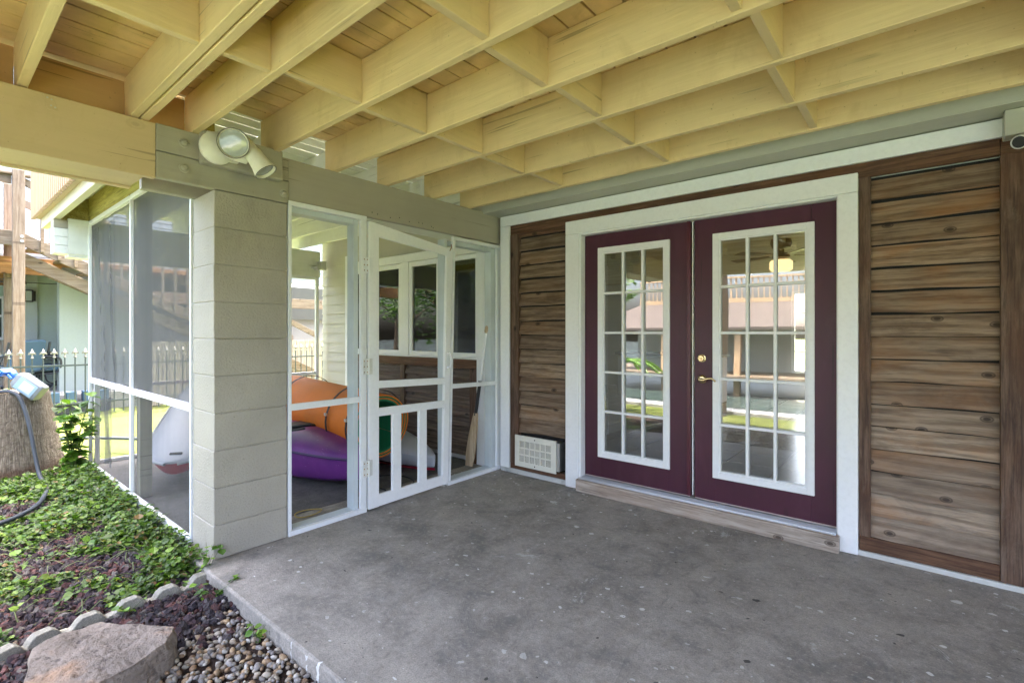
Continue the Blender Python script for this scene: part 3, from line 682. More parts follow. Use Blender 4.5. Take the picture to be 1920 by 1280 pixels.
B('end_plank', M['wjoist'], eb, (-.12, .03, -1.352, -1.17, -.03, .30), bevel=.003)
MB().lathe([(0, .02), (.02, .02), (.03, .004), (.03, 0)], (.05, 1.28, .12), (1, 0, 0), 12).build('bolt', M['steel'], eb, smooth=True)

# ================================================================== block pillar
pl = MB(); zs = [0, .205] + [.205 + .2252 * k for k in range(1, 9)] + [2.229]
for a, b in zip(zs[:-1], zs[1:]):
    j = [(rnd.random() - .5) * .004 for _ in range(4)]
    pl.box(-.352 + j[0], .0 + j[1], -2.582 + j[2], -2.137 + j[3], a + .0012, b - .0012)
pl.box(-.347, -.005, -2.577, -2.142, .001, 2.228)
P_ = pl.build('block_pillar', M['pillar'], None, .006, seg=3)
P_.data.transform(Matrix.Translation((.18, 2.36, 0))); P_.location = (-.18, -2.36, 0)
tag(P_, 'square grey painted concrete block pillar at the patio corner', 'pillar')
#@@SCREENS
# ================================================================== screen frames and screen door (plane x = 0)
def frame(name, label, cat, loc, rails, posts, group=None, rname='rail'):
    t = empty(name, loc, label, cat, group)
    return t
sf = empty('screen_frame', (0, -1.83, 0), 'tall white metal screen frame between block pillar and screen door', 'screen frame')
def ob(par, name, mat, x0, x1, y0, y1, z0, z1, bevel=.002):
    l = par.location; return B(name, mat, par, (x0 - l.x, x1 - l.x, y0 - l.y, y1 - l.y, z0 - l.z, z1 - l.z), bevel=bevel)
ob(sf, 'stile', M['alum'], -.022, .006, -2.130, -2.108, .034, 2.222)
ob(sf, 'stile', M['alum'], -.022, .006, -1.576, -1.526, .034, 2.222)
ob(sf, 'top_rail', M['alum'], -.022, .008, -2.130, -1.525, 2.223, 2.255)
ob(sf, 'bottom_rail', M['alum'], -.022, .010, -2.130, -1.525, .0, .033)
ob(sf, 'mid_rail', M['alum'], -.020, .004, -2.107, -1.577, .842, .886)
ob(sf, 'post', M['greypost'], -.115, -.026, -1.618, -1.58, .0, 2.222)
ob(sf, 'head_jamb', M['greypost'], -.115, -.026, -2.12, -1.62, 2.185, 2.222)
ob(sf, 'floor_plate', M['greypost'], -.115, -.026, -2.12, -1.62, .0, .035)
sf2 = empty('screen_frame', (0, -.33, 0), 'narrow white metal screen frame between screen door and house corner', 'screen frame')
def lean(par, name, mat, x0, x1, q, bevel=.002):
    m = MB(); l = par.location; m.yz([(y - l.y, z - l.z) for y, z in q], x0 - l.x, x1 - l.x); return m.build(name, mat, par, bevel)
lean(sf2, 'stile', M['alum'], -.022, .006, [(-.680, .034), (-.650, .034), (-.590, 2.205), (-.620, 2.205)])
ob(sf2, 'stile', M['alum'], -.022, .006, -.022, .034, .034, 2.205)
ob(sf2, 'top_rail', M['alum'], -.022, .008, -.622, .036, 2.206, 2.238)
ob(sf2, 'bottom_rail', M['alum'], -.022, .010, -.684, .036, .0, .033)
lean(sf2, 'mid_rail', M['alum'], -.020, .004, [(-.655, .862), (-.023, .848), (-.023, .884), (-.655, .904)])
ob(sf2, 'post', M['greypost'], -.115, -.026, -.075, -.012, .0, 2.204)
ob(sf2, 'head_jamb', M['greypost'], -.115, -.026, -.60, -.076, 2.17, 2.204)
ob(sf2, 'floor_plate', M['greypost'], -.115, -.026, -.66, -.076, .0, .035)
ob(sf2, 'door_post', M['greypost'], -.115, -.028, -.700, -.663, .0, 2.21)

sd = empty('screen_door', (0, -1.508, .02), 'white screen door with two vertical slats, hanging slightly crooked', 'screen door')
X0, X1 = -.018, .012
lean(sd, 'stile', M['white'], X0, X1, [(-1.510, .012), (-1.418, .012), (-1.418, 2.215), (-1.510, 2.223)])
lean(sd, 'stile', M['white'], X0, X1, [(-.752, .022), (-.690, .022), (-.632, 2.118), (-.700, 2.125)])
lean(sd, 'top_rail', M['white'], X0 + .002, X1 - .002, [(-1.417, 2.115), (-.702, 2.055), (-.702, 2.124), (-1.417, 2.2145)])
lean(sd, 'rail', M['white'], X0 + .002, X1 - .002, [(-1.417, .935), (-.727, .912), (-.727, .968), (-1.417, .992)])
lean(sd, 'rail', M['white'], X0 + .002, X1 - .002, [(-1.417, .715), (-.732, .705), (-.732, .766), (-1.417, .780)])
lean(sd, 'bottom_rail', M['white'], X0 + .002, X1 - .002, [(-1.417, .014), (-.753, .022), (-.753, .105), (-1.417, .106)])
for y in (-1.287, -1.018): lean(sd, 'slat', M['white'], X0 + .003, X1 + .004, [(y, .106), (y + .080, .106), (y + .080, .716), (y, .716)])
for z in (1.883, 1.109, .332):
    m = MB(); l = sd.location
    m.box(.010, .0155, -1.560 - l.y, -1.516 - l.y, z - .06 - l.z, z + .06 - l.z); m.box(.0125, .0165, -1.510 - l.y, -1.480 - l.y, z - .06 - l.z, z + .06 - l.z)
    m.tube([(.019, -1.513 - l.y, z - .062 - l.z), (.019, -1.513 - l.y, z + .062 - l.z)], .0085, 10)
    H = m.build('hinge', M['alum'] if z > 1.5 else paint('chipped_hinge', (.66, .66, .62), .4, .1, (.22, .11, .05), .9, 20, .001, 60), sd, .001)
    for dy in (-1.552, -1.526):
        for dz in (-.042, 0, .042): MB().disc((.0155, dy - l.y, z + dz - l.z), (1, 0, 0), .0045, .0015, 8).build('screw', M['rust'], H)
l = sd.location
MB().tube([(.012, -.690 - l.y, 1.055 - l.z), (.035, -.690 - l.y, 1.058 - l.z), (.048, -.688 - l.y, 1.09 - l.z), (.050, -.686 - l.y, 1.12 - l.z), (.046, -.685 - l.y, 1.155 - l.z), (.033, -.684 - l.y, 1.182 - l.z), (.012, -.684 - l.y, 1.187 - l.z)], [.010, .008, .007, .007, .007, .008, .010], 10).build('handle', M['alum'], sd, smooth=True)
MB().tube([(.012, -.668 - l.y, 2.10 - l.z), (.03, -.664 - l.y, 2.13 - l.z), (.016, -.655 - l.y, 2.16 - l.z)], .004, 6).build('latch_hook', M['rust'], sd)

# side screen (plane y = -2.57), seen from the garden
ss = empty('side_screen', (-1.86, -2.57, 0), 'long white framed insect screen wall with torn sagging mesh beside the garden', 'screen wall')
for x0, x1 in [(-.385, -.360), (-1.812, -1.782), (-3.365, -3.335)]: ob(ss, 'post', M['alum'], x0, x1, -2.592, -2.562, .0, 2.505)
for x0, x1 in [(-1.781, -.386), (-3.334, -1.813)]:
    ob(ss, 'mid_rail', M['alum'], x0, x1, -2.594, -2.564, .858, .905)
    ob(ss, 'bottom_rail', M['alum'], x0, x1, -2.596, -2.562, .0, .034)
    ob(ss, 'top_rail', M['alum'], x0, x1, -2.594, -2.540, 2.472, 2.511)
ob(ss, 'inner_post', M['greybeam'], -1.80, -1.70, -2.545, -2.46, 0, 2.50)
ob(ss, 'inner_post', M['greypost'], -.385, -.36, -2.55, -2.50, 0, 2.22)
def cloth(name, x0, x1, z0, z1, mat, amp, fx, droop=0):
    m = MB(); nx, nz = 46, 26; vs_ = []
    for j in range(nz + 1):
        for i in range(nx + 1):
            u, v_ = i / nx, j / nz; x = x0 + (x1 - x0) * u; z = z0 + (z1 - z0) * v_
            k = amp * (.25 + .75 * (1 - v_) if droop else 1) * math.sin(math.pi * min(1, max(0, u)) ) ** .4
            d = k * (math.sin(u * fx + 2.1 * v_ + 2 * mnoise.noise((u * 2, v_ * 1.4, fx))) + .6 * mnoise.noise((u * 9, v_ * 2.2, 5)))
            xx = x + (droop * .10 * math.sin(math.pi * u) * (1 - v_) * math.cos(u * 4))
            vs_.append((xx - ss.location.x, -2.574 + abs(d) * .9 + .004 - ss.location.y, z))
    m.add(vs_, [(j * (nx + 1) + i, j * (nx + 1) + i + 1, (j + 1) * (nx + 1) + i + 1, (j + 1) * (nx + 1) + i) for j in range(nz) for i in range(nx)])
    return m.build(name, mat, ss, smooth=True)
cloth('screen_mesh', -1.781, -.386, .906, 2.471, M['screen'], .004, 5)
cloth('screen_mesh', -1.781, -.386, .035, .857, M['screenlow'], .003, 5)
cloth('screen_mesh', -3.334, -1.813, .906, 2.471, M['screen'], .010, 7)
cloth('screen_mesh', -3.334, -1.813, .035, .857, M['screenlow'], .004, 5)
cloth('torn_mesh', -3.30, -2.40, .89, 2.42, M['drape'], .09, 9, 1)
cloth('torn_mesh', -2.95, -2.55, .10, .93, M['drape'], .05, 7, 1)

# end screen (plane x = -3.37)
es = empty('end_screen', (-3.37, -1.3, 0), 'white framed open screen bay at the far end of the porch', 'screen wall')
for y0, y1 in [(-.105, -.060), (-1.33, -1.29), (-2.54, -2.50)]: ob(es, 'post', M['alum'], -3.39, -3.35, y0, y1, 0, 2.158)
for y0, y1 in [(-1.289, -.106), (-2.499, -1.331)]:
    ob(es, 'mid_rail', M['alum'], -3.39, -3.355, y0, y1, .775, .815)
    ob(es, 'top_rail', M['alum'], -3.39, -3.352, y0, y1, 2.115, 2.157)
    ob(es, 'bottom_rail', M['alum'], -3.39, -3.352, y0, y1, .0, .035)
jb = empty('junction_box', (-3.20, -.10, 2.30), 'small grey conduit box under the white porch joists', 'junction box')
B('box', M['steel'], jb, (-.05, .05, -.04, .04, -.06, .06)); MB().tube([(-.05, 0, .0), (-.2, -.1, -.03), (-.3, -.35, -.02), (-.32, -.6, 0)], .012, 8).build('conduit', M['alum2'], jb, smooth=True)

# ================================================================== things stored in the porch
def hull(L_, W_, H_, n=36, tip=.06, rocker=.10, deckrise=.10, split=.52, sheer=.32, drop=0.0, pw=.62):
    low, top = [], []
    for i in range(n + 1):
        t = i / n; x = (t - .5) * L_; s = max(0.0, 1 - abs(2 * t - 1) ** 2.6); wv = W_ / 2 * s ** pw + tip * .1
        zb = rocker * abs(2 * t - 1) ** 3.2; zg = H_ * split + (H_ * sheer) * abs(2 * t - 1) ** 2.2; zt = zg + deckrise * (.35 + .65 * s) * (1 - .25 * s) * (1 - drop * abs(2 * t - 1) ** 2)
        low.append([(x, -wv, zg), (x, -wv * .96, zg - .35 * (zg - zb)), (x, -wv * .74, zb + .10 * (zg - zb)), (x, -wv * .35, zb), (x, wv * .35, zb), (x, wv * .74, zb + .10 * (zg - zb)), (x, wv * .96, zg - .35 * (zg - zb)), (x, wv, zg)])
        top.append([(x, -wv, zg), (x, -wv * .86, zg + .55 * (zt - zg)), (x, -wv * .5, zg + .9 * (zt - zg)), (x, 0, zt), (x, wv * .5, zg + .9 * (zt - zg)), (x, wv * .86, zg + .55 * (zt - zg)), (x, wv, zg)])
    def loft(rows):
        m = MB(); k = len(rows[0]); m.add([p for r in rows for p in r], [(i * k + j, i * k + j + 1, (i + 1) * k + j + 1, (i + 1) * k + j) for i in range(len(rows) - 1) for j in range(k - 1)] + [tuple(range(k)), tuple((len(rows) - 1) * k + j for j in range(k))]); return m
    return loft(low), loft(top), low, top
def sub(o, lv=1):
    s_ = o.modifiers.new('sub', 'SUBSURF'); s_.levels = lv; s_.render_levels = lv; return o
pk = empty('kayak', (-1.80, -1.34, .0), 'violet kayak on the porch floor under the orange foam roll', 'kayak', rz=R(5))
lo, tp, lows, tops = hull(2.75, .68, .60, rocker=.10, deckrise=.20, sheer=-.08, drop=.5)
sub(lo.build('hull', M['violet'], pk, smooth=True)); sub(tp.build('deck_shell', M['violet'], pk, smooth=True))
m = MB(); m.tube([Vector(r[0]) + Vector((0, -.006, .004)) for r in lows[1:-1]], .012, 8); m.build('seam', plain('dark_violet_trim', (.05, .02, .10), .5), pk, smooth=True)
B('seat', M['black'], pk, (.10, .42, -.20, .16, .38, .455), bevel=.02)
st = MB(); st.tube([(.32, -.40, .36), (.40, -.36, .46), (.58, -.28, .50), (.72, -.12, .52)], .012, 8); st.tube([(.40, -.41, .30), (.5, -.38, .45), (.75, -.2, .50)], .010, 8); st.build('strap', M['black'], pk, smooth=True)
fp = MB(); fp.hexa([(.30, -.45, .37), (.60, -.40, .41), (.58, -.32, .48), (.29, -.39, .45)], [(.28, -.46, .385), (.61, -.415, .425), (.59, -.335, .495), (.29, -.40, .465)]); fp.build('backrest', M['steel'], pk, .006)
wk = empty('kayak', (-1.78, -.40, 0), 'pale grey kayak with crimson keel lying along the dark cedar wall', 'kayak', rz=R(-3))
lo, tp, lows, tops = hull(2.75, .60, .46, rocker=.04, deckrise=.22, split=.42, sheer=-.12, drop=.75, pw=.85)
sub(tp.build('deck_shell', M['kwhite'], wk, smooth=True)); sub(lo.build('hull', M['kwhite'], wk, smooth=True))
m = MB(); m.add([(x, s * abs(y) * 1.012, z * .40 - .002 + .0) for r in lows for (x, y, z), s in ((r[2], -1), (r[1], -1))], [(i * 2, i * 2 + 1, i * 2 + 3, i * 2 + 2) for i in range(len(lows) - 1)]); m.build('crimson_band', M['kred'], wk, smooth=True)
wk2 = empty('kayak', (-1.70, -1.93, .30), 'pale grey kayak with crimson keel, nose down behind the side screen', 'kayak')
lo, tp, lows, tops = hull(1.75, .64, .26, rocker=.08, deckrise=.07, split=.5, tip=.5)
a_ = sub(tp.build('deck_shell', M['kwhite'], wk2, smooth=True)); b_ = sub(lo.build('hull', M['kred'], wk2, smooth=True))
c_ = MB().tube([Vector(r[0]) for r in lows] , .014, 8).build('gunwale', M['kwhite'], wk2, smooth=True)
d_ = MB().tube([Vector(r[-1]) for r in lows] , .014, 8).build('gunwale', M['kwhite'], wk2, smooth=True)
e_ = B('drain_slot', M['black'], wk2, (-.76, -.735, -.05, .05, .222, .235), bevel=.004)
kx = Vector((-.717, .538, .443)).normalized(); kz = (Vector((0, 0, 1)) - kx * kx.z).normalized(); ky = kz.cross(kx)
wk2.matrix_basis = Matrix.Translation((-2.55, -1.76, .40)) @ Matrix((kx, ky, kz)).transposed().to_4x4()
# foam roll: spiral of orange and green layers, axis roughly along x
fr_ = empty('foam_mat_roll', (-1.55, -.885, .530), 'large rolled foam water mat, orange outside and green inside, on the violet kayak', 'foam mat')
fr_.rotation_euler = (0, R(2.6), R(-1))
def spiral(ra, rb, turns, th, off, x0, x1, mat, name, ph):
    n = 120; m = MB(); vs_ = []
    for i in range(n + 1):
        t = i / n; a = ph + t * turns * 2 * math.pi; r = ra + (rb - ra) * t + off
        r += .006 * math.sin(3 * a)
        for x, rr in ((x0, r), (x0, r + th), (x1, r + th), (x1, r)): vs_.append((x, rr * math.cos(a), rr * math.sin(a)))
    fs = []
    for i in range(n):
        a = i * 4
        for q in range(4): fs.append((a + q, a + (q + 1) % 4, a + 4 + (q + 1) % 4, a + 4 + q))
    fs += [(0, 1, 2, 3), (n * 4 + 3, n * 4 + 2, n * 4 + 1, n * 4)]
    m.add(vs_, fs); return m.build(name, mat, fr_, .004)
spiral(.222, .286, 2.15, .018, .0, -.95, .86, M['green'], 'green_layer', R(-30))
spiral(.222, .286, 2.15, .014, .0185, -.95, .865, M['orange'], 'orange_layer', R(-30))
for x in (.42, .78, -.55):
    m = MB(); n = 40
    m.add([(x + dx, r * math.cos(2 * math.pi * i / n), r * math.sin(2 * math.pi * i / n)) for i in range(n) for dx, r in ((-.012, .321), (.012, .321), (.012, .327), (-.012, .327))], [(i * 4 + q, i * 4 + (q + 1) % 4, ((i + 1) % n) * 4 + (q + 1) % 4, ((i + 1) % n) * 4 + q) for i in range(n) for q in range(4)])
    S = m.build('strap', M['black'], fr_, smooth=True)
    B('buckle', M['alum2'], S, (x - .016, x + .016, -.335, -.314, .06, .085), bevel=.002)
# paddle
pd = empty('paddle', (-.31, -.10, 0), 'wooden bladed paddle with white shaft leaning in the porch corner', 'paddle')
tdir = Vector((.225, .03, 1.42)); 
m = MB()
prof = [(.0, .045, .006), (.10, .058, .009), (.30, .052, .012), (.46, .032, .014), (.55, .017, .016)]
for (z0, w0, t0), (z1, w1, t1) in zip(prof[:-1], prof[1:]):
    a, b = tdir * (z0 / 1.42), tdir * (z1 / 1.42)
    m.hexa([a + Vector((-w0, -t0, 0)), a + Vector((w0, -t0, 0)), a + Vector((w0, t0, 0)), a + Vector((-w0, t0, 0))], [b + Vector((-w1, -t1, 0)), b + Vector((w1, -t1, 0)), b + Vector((w1, t1, 0)), b + Vector((-w1, t1, 0))])
m.build('blade', M['padwood'], pd, smooth=True)
MB().tube([tdir * .37, tdir * .62], .0175, 12).build('grip_sleeve', M['black'], pd, smooth=True)
MB().tube([tdir * .62, tdir * .96], .0145, 12).build('shaft', M['white'], pd, smooth=True)
MB().tube([tdir * .96, tdir * .975, tdir * 1.0, tdir * 1.012], [.017, .023, .021, .012], 12).build('top_grip', M['padwood'], pd, smooth=True)
# loose cords on the porch floor
tag(MB().tube([(-.55 + .30 * math.cos(a) + .05 * a, -.95 + .18 * math.sin(a), .006) for a in [k * .25 for k in range(20)]], .006, 6).build('cord', M['black'], None, smooth=True), 'thin black cord curled on the porch floor by the screen door', 'cord')
tag(MB().tube([(-.30 + .07 * math.cos(a), -1.83 + .10 * math.sin(a), .008 + .004 * math.sin(2 * a)) for a in [k * .3 for k in range(24)]], .005, 6).build('rope', plain('yellow_rope', (.35, .26, .08), .8), None, smooth=True), 'small loop of yellow rope on the dark porch floor', 'rope')

# ================================================================== flood light and camera
fl = empty('flood_light', (.03, -2.50, 2.47), 'twin-head cream flood light mounted on the grey beam', 'flood light')
B('mounting_block', M['greybeam'], fl, (-.020, .045, -.165, .30, -.115, .075), bevel=.006)
B('junction_box', M['lamp'], fl, (.0455, .075, -.150, .02, -.085, .065), bevel=.006)
bp_ = MB().lathe([(0, 0), (.092, 0), (.092, .02), (.055, .045), (.03, .05), (0, .05)], (.072, -.105, -.030), (1, 0, 0), 28).build('base_plate', M['lamp'], fl, smooth=True)
MB().tube([(.10, -.10, -.03), (.12, -.03, -.06), (.13, .03, -.07), (.15, .05, -.03)], .028, 12).build('arm', M['lamp'], fl, smooth=True)
def head(c, ax, r, L_):
    ax = Vector(ax).normalized()
    h = MB().lathe([(.030, -L_), (.040, -L_ * .93), (.042, -L_ * .62), (.048, -L_ * .58), (r * .82, -L_ * .25), (r, 0), (r * .95, .004), (r * .9, -.012), (r * .5, -.05), (0, -.055)], c, ax, 32).build('lamp_head', M['lamp'], fl, smooth=True)
    q = Vector(c) - ax * .016
    MB().lathe([(0, .006), (r * .45, .006), (r * .8, .004), (r * .88, 0), (r * .88, -.006)], q, ax, 32).build('lens', M['lens'], h, smooth=True)
    MB().lathe([(r * .93, .002), (r * .99, .0045), (r * 1.0, .001), (r * .93, -.004)], c, ax, 32).build('gasket', plain('dark_gasket', (.05, .035, .03), .6), h, smooth=True)
    return h
head((.215, -.065, -.020), (.90, -.35, -.28), .084, .15)
head((.24, .105, -.147), (.38, .42, -.82), .066, .22)
sc_ = empty('security_camera', (3.66, -.10, 2.36), 'white bullet security camera under the soffit at far right', 'security camera')
B('mount_box', M['ledger'], sc_, (-.06, .07, -.02, .085, .025, .158), bevel=.004)
ax = Vector((-.42, -.80, -.34)).normalized()
MB().lathe([(0, -.10), (.030, -.10), (.034, -.09), (.034, .035), (.030, .04), (.029, .03), (0, .03)], (.0, -.06, -.025), ax, 24).build('housing', M['white'], sc_, smooth=True)
MB().lathe([(0, .002), (.012, .002), (.0285, 0), (.0285, -.004)], Vector((.0, -.06, -.025)) + ax * .032, ax, 20).build('lens', M['black'], sc_, smooth=True)
MB().tube([(.03, .0, .03), (.02, -.03, .0)], .014, 10).build('bracket', M['cream'], sc_, smooth=True)
#@@GARDEN
# ================================================================== garden bed by the slab
def ico(sub_):
    bm = bmesh.new(); bmesh.ops.create_icosphere(bm, subdivisions=sub_, radius=1); v = np.array([q.co[:] for q in bm.verts]); f = np.array([[x.index for x in p.verts] for p in bm.faces]); bm.free(); return v, f
def stones(name, pts, szs, cols, mat, sub_, rough, flat, nv=10, smooth=False):
    v0, f0 = ico(sub_); r = np.random.RandomState(3); var = []
    for k in range(nv):
        off = r.rand(3) * 50
        d = np.array([1 + rough * mnoise.noise(Vector(p * 1.6) + Vector(off)) + rough * .6 * mnoise.noise(Vector(p * 4) + Vector(off)) for p in v0])
        var.append(v0 * d[:, None] * np.array([1, .55 + .4 * r.rand(), flat * (.7 + .6 * r.rand())]))
    V, Fc, Cc = [], [], []; o = 0
    for i, (p, s_) in enumerate(zip(pts, szs)):
        a = r.rand(3) * [.8, .8, 6.28] - [.4, .4, 0]; rot = np.array(Matrix.Rotation(a[2], 3, 'Z') @ Matrix.Rotation(a[0], 3, 'X') @ Matrix.Rotation(a[1], 3, 'Y'))
        q = var[i % nv] @ rot.T * s_ + p; V.append(q); Fc.append(f0 + o); o += len(q); Cc.append(np.tile(cols[i], (len(q), 1)))
    return colored(name, np.concatenate(V).tolist(), np.concatenate(Fc).tolist(), np.concatenate(Cc), mat, smooth=smooth)
EDGE = [(.07, -2.60), (.08, -2.80), (.09, -3.0), (.095, -3.16), (.11, -3.32), (.16, -3.5), (.2, -4.0)]
def edgex(y):
    for (xa, ya), (xb, yb) in zip(EDGE[:-1], EDGE[1:]):
        if yb <= y <= ya: return xa + (xb - xa) * (y - ya) / (yb - ya)
    return .1 if y > -2.6 else .2
r = np.random.RandomState(11)
pts, szs, cols = [], [], []
LV = [(.044, .032, .036), (.058, .038, .041), (.036, .030, .034), (.078, .042, .040), (.075, .064, .066), (.095, .046, .042), (.034, .028, .033), (.10, .088, .08)]
for i in range(9000):
    x, y = r.uniform(-2.6, 1.0), r.uniform(-3.75, -2.60)
    if x > edgex(y) - .03 and x < edgex(y) + .04: continue
    if x > edgex(y):
        if x > .62 + .35 * (y + 3.0) * -1 + r.normal() * .10: continue
    elif x < -1.6 and r.rand() < .5: continue
    s_ = r.uniform(.011, .026) * (1.15 if r.rand() < .15 else 1)
    pts.append((x, y, bedh(x, y) + r.uniform(.0, .022))); szs.append(s_); c_ = np.array(LV[r.randint(len(LV))]) * r.uniform(.7, 1.5); cols.append((*c_, 1))
tag(stones('lava_gravel', pts, szs, cols, M['rock'], 2, .75, .8, 14), 'dark purple and rust lava gravel covering the garden bed', 'gravel', kind='stuff')
pts, szs, cols = [], [], []
PB = [(.34, .27, .20), (.42, .36, .28), (.28, .25, .23), (.50, .46, .40), (.30, .19, .11), (.22, .20, .19), (.38, .34, .31), (.44, .30, .17), (.24, .21, .16)]
for i in range(9500):
    x, y = r.uniform(.35, 3.6), r.uniform(-4.1, -2.665)
    if x < .62 + .35 * (y + 3.0) * -1 + r.normal() * .09: continue
    if x > 2.2 and r.rand() < .6: continue
    s_ = r.uniform(.009, .019)
    pts.append((x, y, bedh(x, y) + r.uniform(.0, .02))); szs.append(s_); c_ = np.array(PB[r.randint(len(PB))]) * r.uniform(.45, .95); cols.append((*c_, 1))
tag(stones('pebble_gravel', pts, szs, cols, M['pebble'], 2, .22, .62, 14, True), 'smooth mixed tan and grey pebbles along the slab edge', 'gravel', kind='stuff')

# leaves -------------------------------------------------------------
LSH = [(0, 0, 0), (-.36, .33, .06), (-.33, .68, .04), (0, 1, -.10), (.33, .68, .04), (.36, .33, .06)]
def leaf_mesh(name, items, mat, parent=None):
    V, Fc, Cc = [], [], []
    for p, yaw, pitch, roll, L_, wd, col in items:
        m = Matrix.Rotation(yaw, 3, 'Z') @ Matrix.Rotation(pitch, 3, 'X') @ Matrix.Rotation(roll, 3, 'Y'); o = len(V); p = Vector(p)
        for a, b, c_ in LSH: V.append(tuple(p + m @ Vector((a * wd * L_ * 1.5, b * L_, c_ * L_))))
        Fc += [(o, o + 1, o + 2, o + 3), (o, o + 3, o + 4, o + 5)]; Cc += [(*col, 1)] * 6
    return colored(name, V, Fc, Cc, mat, parent)
GR = [(.07, .145, .016), (.105, .205, .022), (.15, .26, .030), (.055, .12, .018), (.19, .29, .045), (.085, .18, .025)]
def lc(k=1.0): c_ = GR[rnd.randrange(len(GR))]; s_ = rnd.uniform(.5, 1.25) * k; return (c_[0] * s_, c_[1] * s_, c_[2] * s_)
items = []; stems = MB()
n_ = 0
while n_ < 25000:
    x, y = rnd.uniform(-3.5, .10), rnd.uniform(-3.75, -2.50)
    if x > edgex(y) - .05: continue
    if x > -3.36 and y > -2.60: continue
    if (x + 3.76) ** 2 + (y + 3.12) ** 2 < .40 ** 2: continue
    d = mnoise.noise((x * 2.3, y * 2.3, 4.2)) + .45 * mnoise.noise((x * 6, y * 6, 1.2)) + (.55 if y > -2.85 else .12) + (.25 if x < -1.5 else 0)
    if x > -.5 and y < -3.1: d -= .1
    if d < -.02 + rnd.random() * .25: continue
    hgt = rnd.random() ** 1.4 * (.12 if y > -2.8 else .075) * min(1, d * 1.3 + .3)
    big = rnd.random() < .12
    L_ = rnd.uniform(.036, .056) if big else rnd.uniform(.018, .034)
    items.append(((x, y, bedh(x, y) + .012 + hgt), rnd.uniform(0, 6.28), rnd.uniform(-.7, .6), rnd.uniform(-.6, .6), L_, rnd.uniform(.65, 1.0), (lc(.9 if big else .66) if rnd.random() > .04 else rnd.choice([(.20, .13, .05), (.13, .08, .04), (.26, .22, .06)])))); n_ += 1
gc = leaf_mesh('ground_cover', items, M['leaf']); tag(gc, 'small leaved green creeper spreading over the lava gravel bed', 'ground cover', kind='stuff')
for k in range(150):   # trailing runners
    x, y = rnd.uniform(-2.8, .0), rnd.uniform(-3.5, -2.62); a = rnd.uniform(0, 6.28); q = []
    for s_ in range(6): q.append((x, y, bedh(x, y) + .03 + .03 * math.sin(s_ * 1.3 + k))); a += rnd.uniform(-.5, .5); x += .05 * math.cos(a); y += .05 * math.sin(a); y = min(y, -2.6); x = min(x, .05)
    stems.tube(q, .0022, 4, False)
st_ = stems.build('creeper_runners', plain('stem_green', (.10, .13, .04), .6), None, smooth=True); tag(st_, 'thin creeper stems trailing over the lava gravel bed', 'creeper stems', kind='stuff')
def sprig(loc, n, h, L_, label, cat='weed', spread=.08, ns=4, name='weed_sprig'):
    t = empty(name, loc, label, cat); m = MB(); it = []
    for s_ in range(ns):
        a = rnd.uniform(0, 6.28); lean = rnd.uniform(.3, 1) * spread; hh = h * rnd.uniform(.7, 1.05)
        q = [(lean * math.cos(a) * (k / 5) ** 1.5, lean * math.sin(a) * (k / 5) ** 1.5, hh * k / 5) for k in range(6)]
        m.tube(q, [.0035 * max(.35, h * 1.6)] * 5 + [.001], 5)
        for k in range(n // ns):
            f = rnd.uniform(.15, 1.0); kk = min(4, int(f * 5)); fr = f * 5 - kk
            p = Vector(q[kk]).lerp(Vector(q[kk + 1]), fr)
            it.append((p + Vector((rnd.uniform(-.01, .01), rnd.uniform(-.01, .01), 0)), rnd.uniform(0, 6.28), rnd.uniform(-.7, .35), rnd.uniform(-.4, .4), L_ * rnd.uniform(.55, 1.15), rnd.uniform(.75, 1.0), lc(1.15)))
    m.build('stem', plain('stem_green', (.10, .13, .04), .6), t, smooth=True); leaf_mesh('leaves', it, M['leaf'], t); return t
sprig((-3.22, -2.74, -.08), 200, .88, .105, 'tall bushy weed with broad bright leaves against the side screen', 'weed', .26, 8, 'weed_plant')
sprig((.035, -2.63, -.07), 30, .20, .045, 'leafy sprig climbing the foot of the block pillar', spread=.09)
sprig((.30, -2.70, -.10), 46, .13, .038, 'leafy clump growing between the edging and the slab corner', spread=.14, ns=7)
sprig((.86, -2.70, -.10), 18, .10, .035, 'lone seedling among pebbles at the slab edge', spread=.05)
sprig((.12, -3.02, -.09), 24, .09, .035, 'low sprig on the lava gravel behind the flat sandstone', spread=.10, ns=5)

# edging blocks, sandstone, pale stones
EB = [(.072, -2.675, 'farthest scalloped edging block, touching the slab corner'), (.083, -2.843, 'second scalloped edging block from the slab corner'), (.088, -3.010, 'middle scalloped edging block between creeper and lava gravel'), (.094, -3.176, 'scalloped edging block behind the left end of the sandstone'), (.112, -3.345, 'mossy scalloped edging block beside the sandstone'), (.160, -3.475, 'nearest scalloped edging block at the lower left edge')]
for k, (x, y, lab) in enumerate(EB):
    nx = EB[min(k + 1, len(EB) - 1)]; pv = EB[max(k - 1, 0)]
    dr = math.atan2(pv[1] - nx[1], pv[0] - nx[0])
    prof = [(-.098, -.13), (.098, -.13), (.098, -.034), (.066, -.030), (.050, -.005), (.028, .012), (-.028, .012), (-.050, -.005), (-.066, -.030), (-.098, -.034)]
    m = MB(); n = len(prof); T_ = .026
    m.add([(a, -T_, b) for a, b in prof] + [(a, T_, b) for a, b in prof], [tuple(range(n)), tuple(range(2 * n - 1, n - 1, -1))] + [(i, (i + 1) % n, n + (i + 1) % n, n + i) for i in range(n)])
    o = m.build('edging_block', M['curb'], None, .006, loc=(x, y, bedh(x, y) + .058)); o.rotation_euler = (rnd.uniform(-.1, .1), rnd.uniform(-.04, .04), dr)
    tag(o, lab, 'edging block', 'scalloped concrete edging blocks along the bed')
